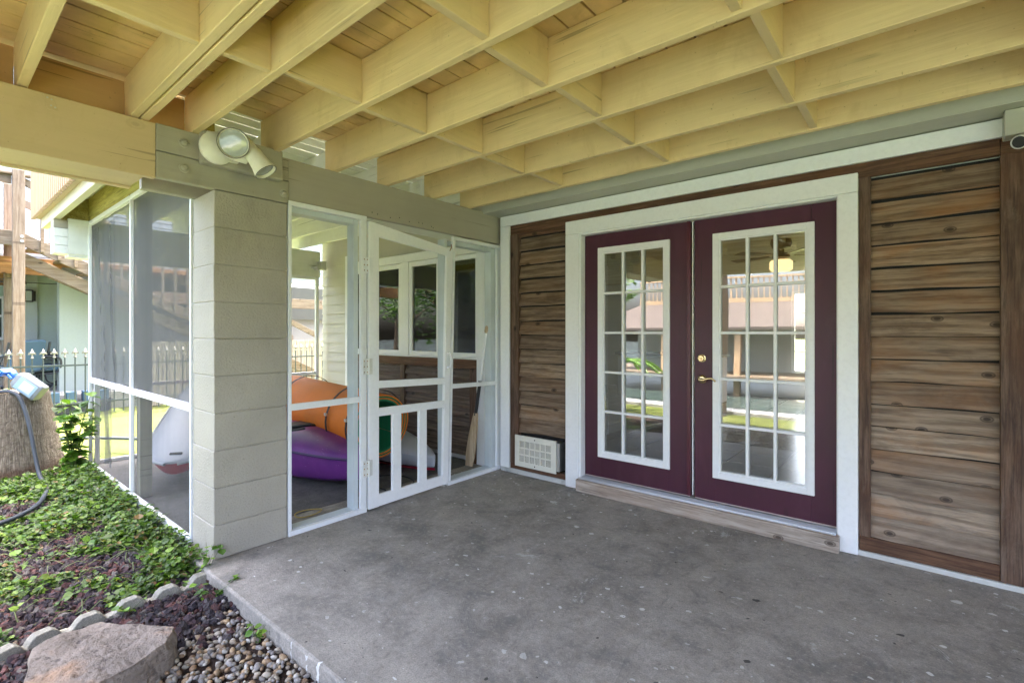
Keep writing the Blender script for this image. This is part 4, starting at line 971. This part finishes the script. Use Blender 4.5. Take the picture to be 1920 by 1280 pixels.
def boulder(name, outline, zb, zt, mat, label, jit=.02, n=5, shrink=.93):
    bm = bmesh.new(); cx = sum(p[0] for p in outline) / len(outline); cy = sum(p[1] for p in outline) / len(outline)
    bot = [bm.verts.new((p[0] - cx, p[1] - cy, zb)) for p in outline]
    top = [bm.verts.new(((p[0] - cx) * shrink, (p[1] - cy) * shrink, zt + (p[2] if len(p) > 2 else 0))) for p in outline]
    bm.faces.new(top); bm.faces.new(bot[::-1])
    for i in range(len(outline)): j = (i + 1) % len(outline); bm.faces.new((bot[i], bot[j], top[j], top[i]))
    bmesh.ops.triangulate(bm, faces=bm.faces); bmesh.ops.recalc_face_normals(bm, faces=bm.faces)
    for _ in range(n): bmesh.ops.subdivide_edges(bm, edges=[e for e in bm.edges if e.calc_length() > .018], cuts=1, use_grid_fill=False); bmesh.ops.triangulate(bm, faces=bm.faces)
    bm.normal_update()
    for v in bm.verts:
        p = v.co; d = mnoise.fractal(Vector((p.x * 5, p.y * 5, p.z * 12)), .8, 2.2, 6); v.co = p + v.normal * jit * d + Vector((0, 0, .3 * jit * mnoise.noise((p.x * 14, p.y * 14, 3))))
    me = bpy.data.meshes.new(name); bm.to_mesh(me); bm.free(); me.materials.append(mat)
    me.polygons.foreach_set('use_smooth', [True] * len(me.polygons)); me.set_sharp_from_angle(angle=R(50))
    o = bpy.data.objects.new(name, me); C.objects.link(o); o.location = (cx, cy, 0); return tag(o, label, 'rock')
boulder('sandstone_rock', [(.60, -3.47), (.41, -3.42), (.37, -3.32), (.375, -3.19), (.45, -3.14), (.69, -2.97), (.735, -2.985), (.80, -3.03), (.87, -3.16), (.90, -3.30), (.75, -3.5)], -.13, .05, M['sandstone'], 'large flat sandstone rock at the lower left of the patio', .016)
boulder('pale_rock', [(-2.42, -2.78), (-2.2, -2.80), (-2.15, -2.68), (-2.3, -2.62)], -.1, .02, M['curb'], 'small pale rock half buried in the creeper', .015, 4)
boulder('flat_stone', [(-.62, -3.50), (-.50, -3.42), (-.47, -3.30), (-.55, -3.27), (-.66, -3.40)], -.1, -.045, M['sandstone'], 'thin flat stone in the creeper at the left picture edge', .008, 4)
boulder('stepping_stone', [(1.42, -2.98), (1.62, -3.0), (1.66, -3.2), (1.45, -3.2)], -.1, -.06, M['curb'], 'pale stone lying flat among the pebbles', .006, 4)

# palm stump, jug, hose
sp_ = MB(); prof = []
nz, na = 26, 72; vs_ = []
for j in range(nz + 1):
    t = j / nz; z = -.12 + .90 * t; rr = .445 - .165 * t ** .8 + .03 * math.exp(-((t - .02) / .06) ** 2) - (.012 if t > .97 else 0)
    for k in range(na):
        a = 2 * math.pi * k / na; d = rr + .008 * mnoise.noise((math.cos(a) * 6, math.sin(a) * 6, z * 3)) + (.025 * mnoise.noise((math.cos(a) * 9, math.sin(a) * 9, z * 14)) if t < .14 else .004 * mnoise.noise((math.cos(a) * 20, math.sin(a) * 20, z * 30)))
        vs_.append((d * math.cos(a), d * math.sin(a), z))
sp_.add(vs_, [(j * na + k, j * na + (k + 1) % na, (j + 1) * na + (k + 1) % na, (j + 1) * na + k) for j in range(nz) for k in range(na)])
stump = empty('palm_stump', (-3.76, -3.12, 0), 'thick cut palm stump with cracked grey bark beside the garden bed', 'tree stump')
sp_.build('trunk', M['palm'], stump, smooth=True)
tp_ = MB(); vs_ = [(0, 0, .765)] + [(rr * math.cos(2 * math.pi * k / 40), rr * math.sin(2 * math.pi * k / 40), .775 - (.03 + .02 * mnoise.noise((k, rr * 9, 0))) * (1 - rr / .28)) for rr in (.1, .2, .278) for k in range(40)]
tp_.add(vs_, [(0, 1 + k, 1 + (k + 1) % 40) for k in range(40)] + [(1 + i * 40 + k, 1 + i * 40 + (k + 1) % 40, 41 + i * 40 + (k + 1) % 40, 41 + i * 40 + k) for i in range(2) for k in range(40)])
tp_.build('cut_top', wood('fibrous_cut_palm', (.28, .21, .14), (.42, .34, .24), (.10, .07, .045), None, 0, None, gscale=20, knots=0, bump=.02), stump, smooth=True)
it = [((-.10 + rnd.uniform(-.12, .12), -.14 + rnd.uniform(-.08, .1), .76 + rnd.uniform(0, .03)), rnd.uniform(0, 6.3), rnd.uniform(-.3, .6), rnd.uniform(-.3, .3), rnd.uniform(.03, .07), .5, rnd.choice([(.16, .11, .06), (.10, .16, .03), (.20, .16, .07)])) for _ in range(90)]
leaf_mesh('leaf_litter', it, M['leaf'], stump)
#@@JUG
jug = empty('spray_jug', (-3.52, -3.02, .845), 'grey jug with blue trigger sprayer lying on the palm stump', 'spray jug')
def rr_box(m, sx, sy, z0, z1, r0, r1=None, n=6):
    prof = []
    def ring(z, k):
        q = []
        for cx, cy, a0 in ((1, 1, 0), (-1, 1, 90), (-1, -1, 180), (1, -1, 270)):
            for i in range(n + 1): a = R(a0 + 90 * i / n); q.append((cx * (sx * k - r0) + r0 * math.cos(a), cy * (sy * k - r0) + r0 * math.sin(a), z))
        return q
    rows = [ring(z0, .9), ring(z0 + .012, 1), ring(z1 - .03, 1), ring(z1, .82), ring(z1 + .015, .45)]
    k = len(rows[0]); m.add([p for r_ in rows for p in r_], [(i * k + j, i * k + (j + 1) % k, (i + 1) * k + (j + 1) % k, (i + 1) * k + j) for i in range(len(rows) - 1) for j in range(k)] + [tuple(range(k)), tuple((len(rows) - 1) * k + j for j in range(k))]); return m
rr_box(MB(), .085, .055, -.14, .12, .03).build('body', M['greypl'], jug, smooth=True)
B('label_sheet', M['paperlabel'], jug, (-.064, .064, -.0585, -.0555, -.11, .075), bevel=.001)
B('label_sheet', M['paper'], jug, (-.045, .05, -.0598, -.0588, -.085, .03), bevel=.001)
MB().lathe([(.0, .12), (.03, .12), (.034, .15), (.036, .155), (.034, .19), (.026, .20), (0, .20)], (0, 0, 0), (0, 0, 1), 18).build('cap', M['bluepl'], jug, smooth=True)
tr = MB(); tr.box(-.026, .026, -.10, .05, .19, .255); tr.hexa([(-.012, -.055, .20), (.012, -.055, .20), (.012, -.04, .20), (-.012, -.04, .20)], [(-.010, -.075, .12), (.010, -.075, .12), (.010, -.062, .12), (-.010, -.062, .12)]); tr.box(-.016, .016, -.13, -.1005, .205, .24)
tr.build('trigger', M['bluepl'], jug, .006)
jug.rotation_euler = (R(0), R(-52), R(48))
hz = MB(); hp = [(-3.62, -3.22, .79), (-3.52, -3.16, .80), (-3.44, -3.10, .76), (-3.37, -3.06, .62), (-3.28, -3.03, .42), (-3.2, -3.01, .22), (-3.10, -2.99, .04), (-2.95, -2.97, -.03), (-2.70, -2.98, -.02), (-2.45, -3.03, -.01), (-2.2, -3.10, -.01), (-2.0, -3.20, -.01), (-1.85, -3.35, -.01), (-1.75, -3.6, -.01)]
def smooth_path(p, n=6):
    p = [Vector(q) for q in p]; out = []
    for i in range(len(p) - 1):
        a, b, c_, d = p[max(i - 1, 0)], p[i], p[i + 1], p[min(i + 2, len(p) - 1)]
        for k in range(n): t = k / n; out.append(.5 * ((2 * b) + (c_ - a) * t + (2 * a - 5 * b + 4 * c_ - d) * t * t + (3 * b - a - 3 * c_ + d) * t ** 3))
    return out + [p[-1]]
tag(MB().tube(smooth_path(hp), .017, 12).build('garden_hose', M['hose'], None, smooth=True), 'blue grey hose draped over the palm stump into the creeper', 'hose')
tag(MB().tube(smooth_path([(-5.2, -3.6, .02), (-4.6, -2.6, .1), (-4.2, -1.9, .04), (-3.75, -1.5, .03), (-3.5, -1.3, .02)]), .02, 10).build('garden_hose', M['iron'], None, smooth=True), 'dark hose crossing the sunlit lawn behind the stump', 'hose')
#@@NEIGH
# ================================================================== iron fence on the left
fence = empty('iron_fence', (-7.7, 0, -.08), 'low dark iron picket fence with pale spear finials along the neighbouring yard', 'fence')
B('rail', M['iron'], fence, (-.012, .012, -4.2, 4.4, .885, .915)); B('rail', M['iron'], fence, (-.012, .012, -4.2, 4.4, .24, .27))
pm = MB().tube([(0, 0, .06), (0, 0, 1.03)], .0105, 8); pk0 = pm.build('picket', M['iron'], fence)
fm = MB(); fm.lathe([(0, 1.03), (.020, 1.03), (.022, 1.045), (.010, 1.055), (.010, 1.07), (.016, 1.078), (.010, 1.088), (.028, 1.115), (.012, 1.155), (0, 1.185)], (0, 0, 0), (0, 0, 1), 10)
fm.hexa([(-.006, -.05, 1.09), (.006, -.05, 1.09), (.006, -.04, 1.09), (-.006, -.04, 1.09)], [(-.006, -.035, 1.135), (.006, -.035, 1.135), (.006, .0, 1.10), (-.006, .0, 1.10)])
fm.hexa([(-.006, .04, 1.09), (.006, .04, 1.09), (.006, .05, 1.09), (-.006, .05, 1.09)], [(-.006, .0, 1.10), (.006, .0, 1.10), (.006, .035, 1.135), (-.006, .035, 1.135)])
fin0 = fm.build('finial', plain('silver_finial', (.20, .20, .18), .5, .3), pk0, smooth=True)
pk0.location = (0, -3.6, 0); y = -3.6 + .131
while y < 3.2:
    c_ = copy_tree(pk0, fence); c_.location = (0, y, 0); y += .131
B('post', M['iron'], fence, (-.03, .03, -2.86, -2.80, .0, .55))

# ================================================================== neighbour's house, stairs, furniture
nh = empty('neighbour_house', (-12, 0, 0), 'pale blue clapboard house next door with open wood-ceilinged patio below', 'house')
def nb(name, mat, *bx, bevel=.004): return B(name, mat, nh, *[(a + 12, b + 12, c_, d, e, f) for a, b, c_, d, e, f in bx], bevel=bevel)
def nlap(name, mat, x, y0, y1, z0, z1, n, proud=.02):
    m = MB(); lap(m, y0, y1, z0, z1, n, proud, tf=lambda u, d, z: (x + 12 - d, u, z), seg=3, wav=.001); return m.build(name, mat, nh)
nlap('upper_siding', M['nsiding'], -10.2, -6, 6, 2.75, 7.5, 42, .016)
nb('upper_wall', M['nsiding'], (-10.6, -10.23, -6, 6, 2.75, 7.5))
nlap('patio_siding', M['nmint'], -10.6, -2.17, 1.5, .24, 2.6, 26, .014)
nlap('rear_siding', M['nmint'], -13.0, -6, -2.3, .24, 2.7, 26, .016)
nb('corner_board', M['nwhite'], (-10.63, -10.53, -2.36, -2.172, .24, 2.6))
nb('side_wall', M['nwhite'], (-13, -10.64, -2.36, -2.20, .24, 2.6))
nb('white_wall', M['nwhite'], (-9.7, -9.45, -1.99, -.9, .16, 2.9))
nb('pale_wall', plain('grey_curtain', (.20, .20, .195), .8), (-10.2, -10.0, -.9, 5, -.1, 2.6))
nb('patio_ceiling', M['warmwood'], (-13.5, -9.0, -6, 1.0, 2.62, 2.70))
for x in (-12.6, -11.8, -11.0): nb('ceiling_joist', M['warmwood'], (x, x + .09, -6, 1.0, 2.42, 2.615))
nb('patio_beam', M['warmwood'], (-9.06, -8.98, -6, -2.02, 2.40, 2.615))
nb('patio_beam', M['stairwood'], (-9.06, -8.98, -.9, 3.5, 1.98, 2.22))
nb('shade_panel', plain('dark_shade', (.07, .075, .07), .8), (-9.9, -9.86, -.9, 4.8, 1.72, 2.6))
W_ = nb('window', M['white'], (-10.19, -10.13, -2.75, -2.70, 3.2, 5.0), (-10.19, -10.13, -3.7, -3.65, 3.2, 5.0), (-10.19, -10.13, -3.65, -2.75, 3.2, 3.26), (-10.19, -10.13, -3.65, -2.75, 4.94, 5.0))
B('pane', M['nsiding'], W_, (1.82, 1.84, -3.65, -2.75, 3.26, 4.94))
W_ = nb('window', M['white'], (-10.19, -10.12, -2.50, -2.42, 3.15, 4.9), (-10.19, -10.12, -2.02, -1.94, 3.15, 4.9), (-10.19, -10.12, -2.42, -2.02, 3.15, 3.22))
B('pane', M['nsiding'], W_, (1.82, 1.835, -2.42, -2.02, 3.22, 4.9))
W_ = nb('patio_window', M['white'], (-12.95, -12.88, -3.5, -3.44, 1.2, 2.2), (-12.95, -12.88, -2.50, -2.44, 1.2, 2.2), (-12.95, -12.88, -3.44, -2.5, 1.2, 1.26), (-12.95, -12.88, -3.44, -2.5, 2.14, 2.2), (-12.95, -12.88, -3.44, -2.5, 1.72, 1.77), (-12.95, -12.88, -2.98, -2.94, 1.77, 2.14), (-12.95, -12.88, -2.98, -2.94, 1.26, 1.72))
B('pane', M['winglass'], W_, (-.93, -.92, -3.44, -2.5, 1.26, 2.14))
nb('downpipe', M['nwhite'], (-10.12, -10.04, -1.93, -1.84, 2.9, 7.5))
bs = empty('bamboo_screen', (-11.9, -2.8, .24), 'grey bamboo screen standing below the patio window next door', 'screen')
m = MB(); y = -.8
while y < .40: m.tube([(rnd.uniform(-.01, .01), y, 0), (rnd.uniform(-.01, .01), y + rnd.uniform(-.008, .008), .95 + rnd.uniform(-.02, .02))], .013, 6); y += .027
m.build('canes', M['bamboo'], bs, smooth=True); B('top_bar', M['nwhite'], bs, (-.02, .03, -.82, .42, .62, .66))
wl = empty('wall_lantern', (-10.50, -2.30, 2.10), 'black wall lantern with white glass on the house next door', 'wall lantern')
B('back_plate', M['black'], wl, (-.02, .0, .02, .10, -.1, .1)); B('cage_top', M['black'], wl, (-.06, .06, -.08, .06, .10, .12)); B('cage_base', M['black'], wl, (-.06, .06, -.08, .06, -.12, -.10))
B('glass', M['nwhite'], wl, (-.045, .045, -.065, .045, -.099, .099)); B('cage_bar', M['black'], wl, (.046, .058, .035, .06, -.1, .1), (.046, .058, -.08, -.055, -.1, .1))
nf = empty('ceiling_fan', (-10.2, -2.52, 2.61), 'black outdoor ceiling fan under the wooden patio ceiling next door', 'ceiling fan')
MB().lathe([(0, 0), (.06, 0), (.06, -.05), (.02, -.06), (.02, -.16), (.12, -.18), (.15, -.25), (.16, -.30), (.0, -.305)], (0, 0, 0), (0, 0, 1), 20).build('motor', M['black'], nf, smooth=True)
MB().lathe([(0, -.345), (.10, -.335), (.15, -.305), (0, -.3)], (0, 0, 0), (0, 0, 1), 20).build('light_bowl', M['nwhite'], nf, smooth=True)
for k in range(4):
    a = R(90 * k + 78); ca, sa = math.cos(a), math.sin(a)
    def P(r_, t, z): return (r_ * ca - t * sa, r_ * sa + t * ca, z)
    MB().hexa([P(.12, -.04, -.28), P(.95, -.075, -.29), P(.95, .075, -.27), P(.12, .04, -.27)], [P(.12, -.04, -.27), P(.95, -.075, -.28), P(.95, .075, -.26), P(.12, .04, -.26)]).build('blade', M['char'], nf, .003)

# stairs with posts and rails
sw = empty('wooden_staircase', (-8.2, -2.6, -.1), 'weathered timber staircase and landing descending toward the neighbouring patio', 'staircase')
def sb(name, mat, x0, x1, y0, y1, z0, z1): return B(name, mat, sw, (x0 + 8.2, x1 + 8.2, y0 + 2.6, y1 + 2.6, z0 + .1, z1 + .1), bevel=.006)
def sq(name, mat, x0, x1, pts_):
    m = MB(); m.yz([(y + 2.6, z + .1) for y, z in pts_], x0 + 8.2, x1 + 8.2); return m.build(name, mat, sw, .005)
P_ = sb('post', M['postwood'], -8.17, -8.03, -2.742, -2.598, -.1, 4.02)
for z in (2.935, 2.86): MB().disc((.17, -.075 + .04, z + .1), (1, 0, 0), .022, .012, 12).build('bolt', M['steel'], P_)
sb('post', M['postwood'], -9.4, -9.27, -2.742, -2.6, -.1, 4.02)
sb('landing_rim', M['stairwood'], -8.24, -8.19, -5.0, -2.60, 2.80, 3.04)
sb('landing_floor', M['stairwood'], -9.4, -8.25, -5.0, -2.60, 2.95, 3.0)
SL = -.500
def zz(y, z0): return z0 + SL * (y + 2.6)
sq('stringer', M['stairwood'], -8.25, -8.20, [(-2.595, 2.80), (2.6, zz(2.6, 2.80)), (2.6, zz(2.6, 3.02)), (-2.595, 3.02)])
sq('stringer', M['stairwood'], -9.30, -9.25, [(-2.595, 2.60), (2.6, zz(2.6, 2.60)), (2.6, zz(2.6, 2.86)), (-2.595, 2.86)])
sq('stringer', M['stairwood'], -8.42, -8.36, [(-2.595, 2.50), (2.6, zz(2.6, 2.50)), (2.6, zz(2.6, 2.72)), (-2.595, 2.72)])
for k in range(14):
    y = -2.5 + k * .36; sb('tread', M['stairwood'], -9.24, -8.26, y, y + .28, zz(y, 2.86), zz(y, 2.90))
sb('handrail', M['stairwood'], -8.22, -8.10, -5, -2.40, 3.94, 3.98)
sb('rail_board', M['stairwood'], -8.20, -8.165, -5, -2.745, 3.80, 3.935)
sq('handrail', M['stairwood'], -8.20, -8.165, [(-2.597, 3.80), (2.5, zz(2.5, 3.80)), (2.5, zz(2.5, 3.93)), (-2.597, 3.93)])
sq('handrail', M['stairwood'], -9.3, -9.26, [(-2.597, 3.70), (2.5, zz(2.5, 3.70)), (2.5, zz(2.5, 3.84)), (-2.597, 3.84)])
for y in (-2.95, -3.2, -3.45, -3.7): sb('baluster', M['stairwood'], -8.185, -8.145, y, y + .045, 2.78, 3.95)
for k in range(14):
    y = -2.40 + k * .215; sb('baluster', M['stairwood'], -8.195, -8.150, y, y + .045, zz(y, 2.82), zz(y, 3.90))

# garden furniture on the neighbour's patio
def chair(loc, rz, label):
    t = empty('patio_chair', loc, label, 'chair', 'swivel chairs on the patio next door', rz)
    B('seat_cushion', M['cushion'], t, (-.28, .28, -.27, .27, .40, .52), bevel=.03)
    m = MB(); m.hexa([(-.27, .20, .50), (.27, .20, .50), (.27, .30, .50), (-.27, .30, .50)], [(-.25, .36, 1.0), (.25, .36, 1.0), (.25, .43, .98), (-.25, .43, .98)]); m.build('back_cushion', M['cushion'], t, .03)
    for s_ in (-1, 1):
        MB().tube(smooth_path([(s_ * .33, .38, .95), (s_ * .34, .30, .72), (s_ * .36, .05, .68), (s_ * .36, -.25, .66), (s_ * .35, -.30, .50), (s_ * .30, -.22, .36), (s_ * .22, .1, .34)]), .019, 8).build('arm', M['char'], t, smooth=True)
        MB().tube(smooth_path([(s_ * .345, .28, .70), (s_ * .35, .12, .46), (s_ * .35, -.05, .42), (s_ * .35, -.2, .56), (s_ * .35, -.08, .66)]), .012, 6).build('scroll', M['char'], t, smooth=True)
    MB().tube([(.22 * math.cos(a), .22 * math.sin(a), .10 + .0 * a) for a in [k * .35 for k in range(19)]], .014, 8).build('swivel_ring', M['char'], t, smooth=True)
    for k in range(4):
        a = k * math.pi / 2 + .4; MB().tube(smooth_path([(.05 * math.cos(a), .05 * math.sin(a), .36), (.10 * math.cos(a), .10 * math.sin(a), .18), (.24 * math.cos(a), .24 * math.sin(a), .10), (.36 * math.cos(a), .36 * math.sin(a), .015)]), .014, 6).build('leg', M['char'], t, smooth=True)
    return t
chair((-9.6, -2.60, .24), R(-60), 'blue cushioned swivel chair in front of the tall timber post, nearest the fence')
chair((-9.85, -2.20, .24), R(170), 'blue cushioned swivel chair behind the timber post beside the round table')
tb_ = empty('patio_table', (-10.1, -1.78, .24), 'dark round metal table between the blue chairs and the white wall', 'table')
MB().lathe([(0, .70), (.55, .70), (.56, .715), (.55, .735), (0, .735)], (0, 0, 0), (0, 0, 1), 32).build('table_top', M['char'], tb_, smooth=True)
for k in range(4):
    a = k * math.pi / 2 + .5; MB().tube(smooth_path([(.3 * math.cos(a), .3 * math.sin(a), .69), (.12 * math.cos(a), .12 * math.sin(a), .45), (.12 * math.cos(a), .12 * math.sin(a), .25), (.36 * math.cos(a), .36 * math.sin(a), .02)]), .016, 6).build('leg', M['char'], tb_, smooth=True)
pt = empty('plant_tray', (-8.6, -1.95, -.1), 'low dark ribbed tray on the ground behind the iron fence', 'tray')
B('tray_body', M['char'], pt, (-.12, .12, -.35, .6, .16, .22), (-.1, .1, -.3, .55, .0, .155), bevel=.006)
for k in range(4): B('rib', M['cushion'], pt, (-.10, .10, -.3 + k * .23, -.16 + k * .23, .222, .40 - .0 * k), bevel=.01)
wf = empty('wooden_fence', (-8.45, 0, -.1), 'weathered vertical board fence beyond the porch end screen', 'fence')
m = MB(); y = -.9
while y < 4.6: m.box(-.01, .012, y, y + .10, .02, 1.28 + rnd.uniform(-.015, .015)); y += .106
m.build('boards', M['bamboo'], wf, .002); B('rail', M['bamboo'], wf, (-.06, -.012, -.9, 4.6, .3, .38), (-.06, -.012, -.9, 4.6, 1.0, 1.08))

# ================================================================== across the canal (mirrored in the door panes)
bh = empty('boathouse', (-2, -15, -.9), 'shingled boathouse with a railed roof deck across the canal, mirrored in the doors', 'boathouse')
m = MB(); m.hexa([(-6.2, 0, 2.35), (6.2, 0, 2.35), (6.2, 0, 2.45), (-6.2, 0, 2.45)], [(-4.6, -2.4, 3.4), (4.6, -2.4, 3.4), (4.6, -2.4, 3.5), (-4.6, -2.4, 3.5)])
m.build('roof', M['shingle'], bh)
B('roof_deck', M['rail'], bh, (-4.7, 4.7, -6, -2.3, 3.42, 3.62)); B('top_rail', M['rail'], bh, (-4.7, 4.7, -2.42, -2.3, 4.45, 4.52))
for k in range(48): x = -4.7 + k * .198; B('baluster', M['rail'], bh, (x, x + .05, -2.40, -2.34, 3.45, 4.45))
for x in (-5.6, -2.8, 0, 2.8, 5.5): B('post', M['rail'], bh, (x, x + .2, -.4, -.2, -.8, 2.4)); 
for x in (-4.4, -1.4, 1.6, 4.4): B('post', M['rail'], bh, (x, x + .2, -5.6, -5.4, -.8, 3.42))
B('dock', M['stairwood'], bh, (-6.5, 6.5, -6, .3, .6, .75))
B('rear_wall', M['nwhite'], bh, (-4.7, 4.7, -2.2, -2.1, .76, 3.3))
def tree(loc, h, cr, n, label, seed):
    rr_ = random.Random(seed); t = empty('broadleaf_tree', loc, label, 'tree', 'trees across the canal')
    m = MB(); m.tube([(0, 0, 0), (.05 * h * .3, 0, h * .25), (.1, .1, h * .5), (.0, .15, h * .75)], [.05 * h * .5, .035 * h * .5, .025 * h * .5, .01 * h], 10)
    for k in range(7):
        a = rr_.uniform(0, 6.28); b = rr_.uniform(.3, .6); m.tube([(.05, .05, h * b), (cr * .4 * math.cos(a), cr * .4 * math.sin(a), h * (b + .13)), (cr * .8 * math.cos(a), cr * .8 * math.sin(a), h * (b + .2))], [.012 * h, .008 * h, .002 * h], 6)
    m.build('trunk', M['bark'], t, smooth=True); it = []
    cl = [(Vector((rr_.gauss(0, .45), rr_.gauss(0, .45), rr_.gauss(0, .36))), rr_.uniform(.2, .42)) for _ in range(26)]
    for _ in range(n):
        c_, s_ = cl[rr_.randrange(26)]; d = Vector((rr_.gauss(0, 1), rr_.gauss(0, 1), rr_.gauss(0, 1))).normalized() * s_ * rr_.uniform(.6, 1)
        p = (c_ + d) * cr; k_ = rr_.uniform(.6, 1.3)
        it.append(((p.x, p.y, h * .68 + p.z), rr_.uniform(0, 6.28), rr_.uniform(-1, 1), rr_.uniform(-.8, .8), rr_.uniform(.16, .34), .8, (.05 * k_, .10 * k_, .02 * k_)))
    leaf_mesh('crown', it, M['leaf'], t); return t
for x, y, h, cr, lab, sd_ in [(-11, -19, 6.5, 2.6, 'broad green tree left of the boathouse across the canal', 1), (7.5, -20, 7.5, 3.0, 'tall green tree right of the boathouse across the canal', 2), (-20, -24, 9, 3.6, 'large far tree across the canal behind the others', 3), (1, -27, 8, 3.4, 'green tree rising behind the boathouse roof deck', 4)]:
    tree((x, y, -1), h, cr, 1800, lab, sd_)
for k, (x, y, h) in enumerate([(-15.5, -18.5, 7), (-19.5, -19, 8), (-24, -20.5, 8.5), (-29, -22, 9), (-35, -25, 10)]):
    tree((x, y, -1), h, h * .42, 1500, 'leafy tree in the row on the far canal bank mirrored in porch windows', 10 + k)
B('far_bank', M['lawn'], None, (-80, 80, -90, -17.5, -1.6, -.95), bevel=0)['kind'] = 'structure'
pt_ = empty('palm_tree', (.35, -6.75 + .95, -.17), 'slim palm trunk standing on the lawn near the seawall', 'tree')
MB().tube([(0, 0, 0), (.02, 0, .8), (.05, 0, 2.0), (.04, .05, 3.6), (.0, .1, 5.2)], [.13, .11, .10, .09, .085], 14).build('trunk', M['bark'], pt_, smooth=True)
it = []
for k in range(16):
    a = 2 * math.pi * k / 16 + rnd.uniform(-.1, .1); up = rnd.uniform(.1, .9)
    for q in range(16):
        t = (q + 1) / 16; d = 1.5 * t; z = 5.2 + up * d - .75 * d * d * .5
        for s_ in (-1, 1): it.append(((d * math.cos(a), d * math.sin(a) + .1, z), a - math.pi / 2 + s_ * 1.0, -.5, 0, .42 * (1 - .4 * t), .12, (.06, .12, .025)))
leaf_mesh('fronds', it, M['leaf'], pt_)
bn = empty('banana_plant', (-1.5, -5.0, -.17), 'broad leaved banana plant on the lawn behind the viewer', 'plant')
m = MB(); m.tube([(0, 0, 0), (.03, .02, .9)], [.08, .05], 10); m.build('stem', plain('stem_green', (.16, .2, .07), .6), bn, smooth=True)
it = []
for k in range(9):
    a = k * 2.4
    for q in range(9): t = q / 9; it.append(((.9 * t * math.cos(a), .9 * t * math.sin(a), .85 + .75 * t - .8 * t * t), a - math.pi / 2, .35 - .9 * t, 0, .30, .55 * (1 - t * .6), (.10, .20, .03)))
leaf_mesh('leaves', it, M['leaf'], bn)
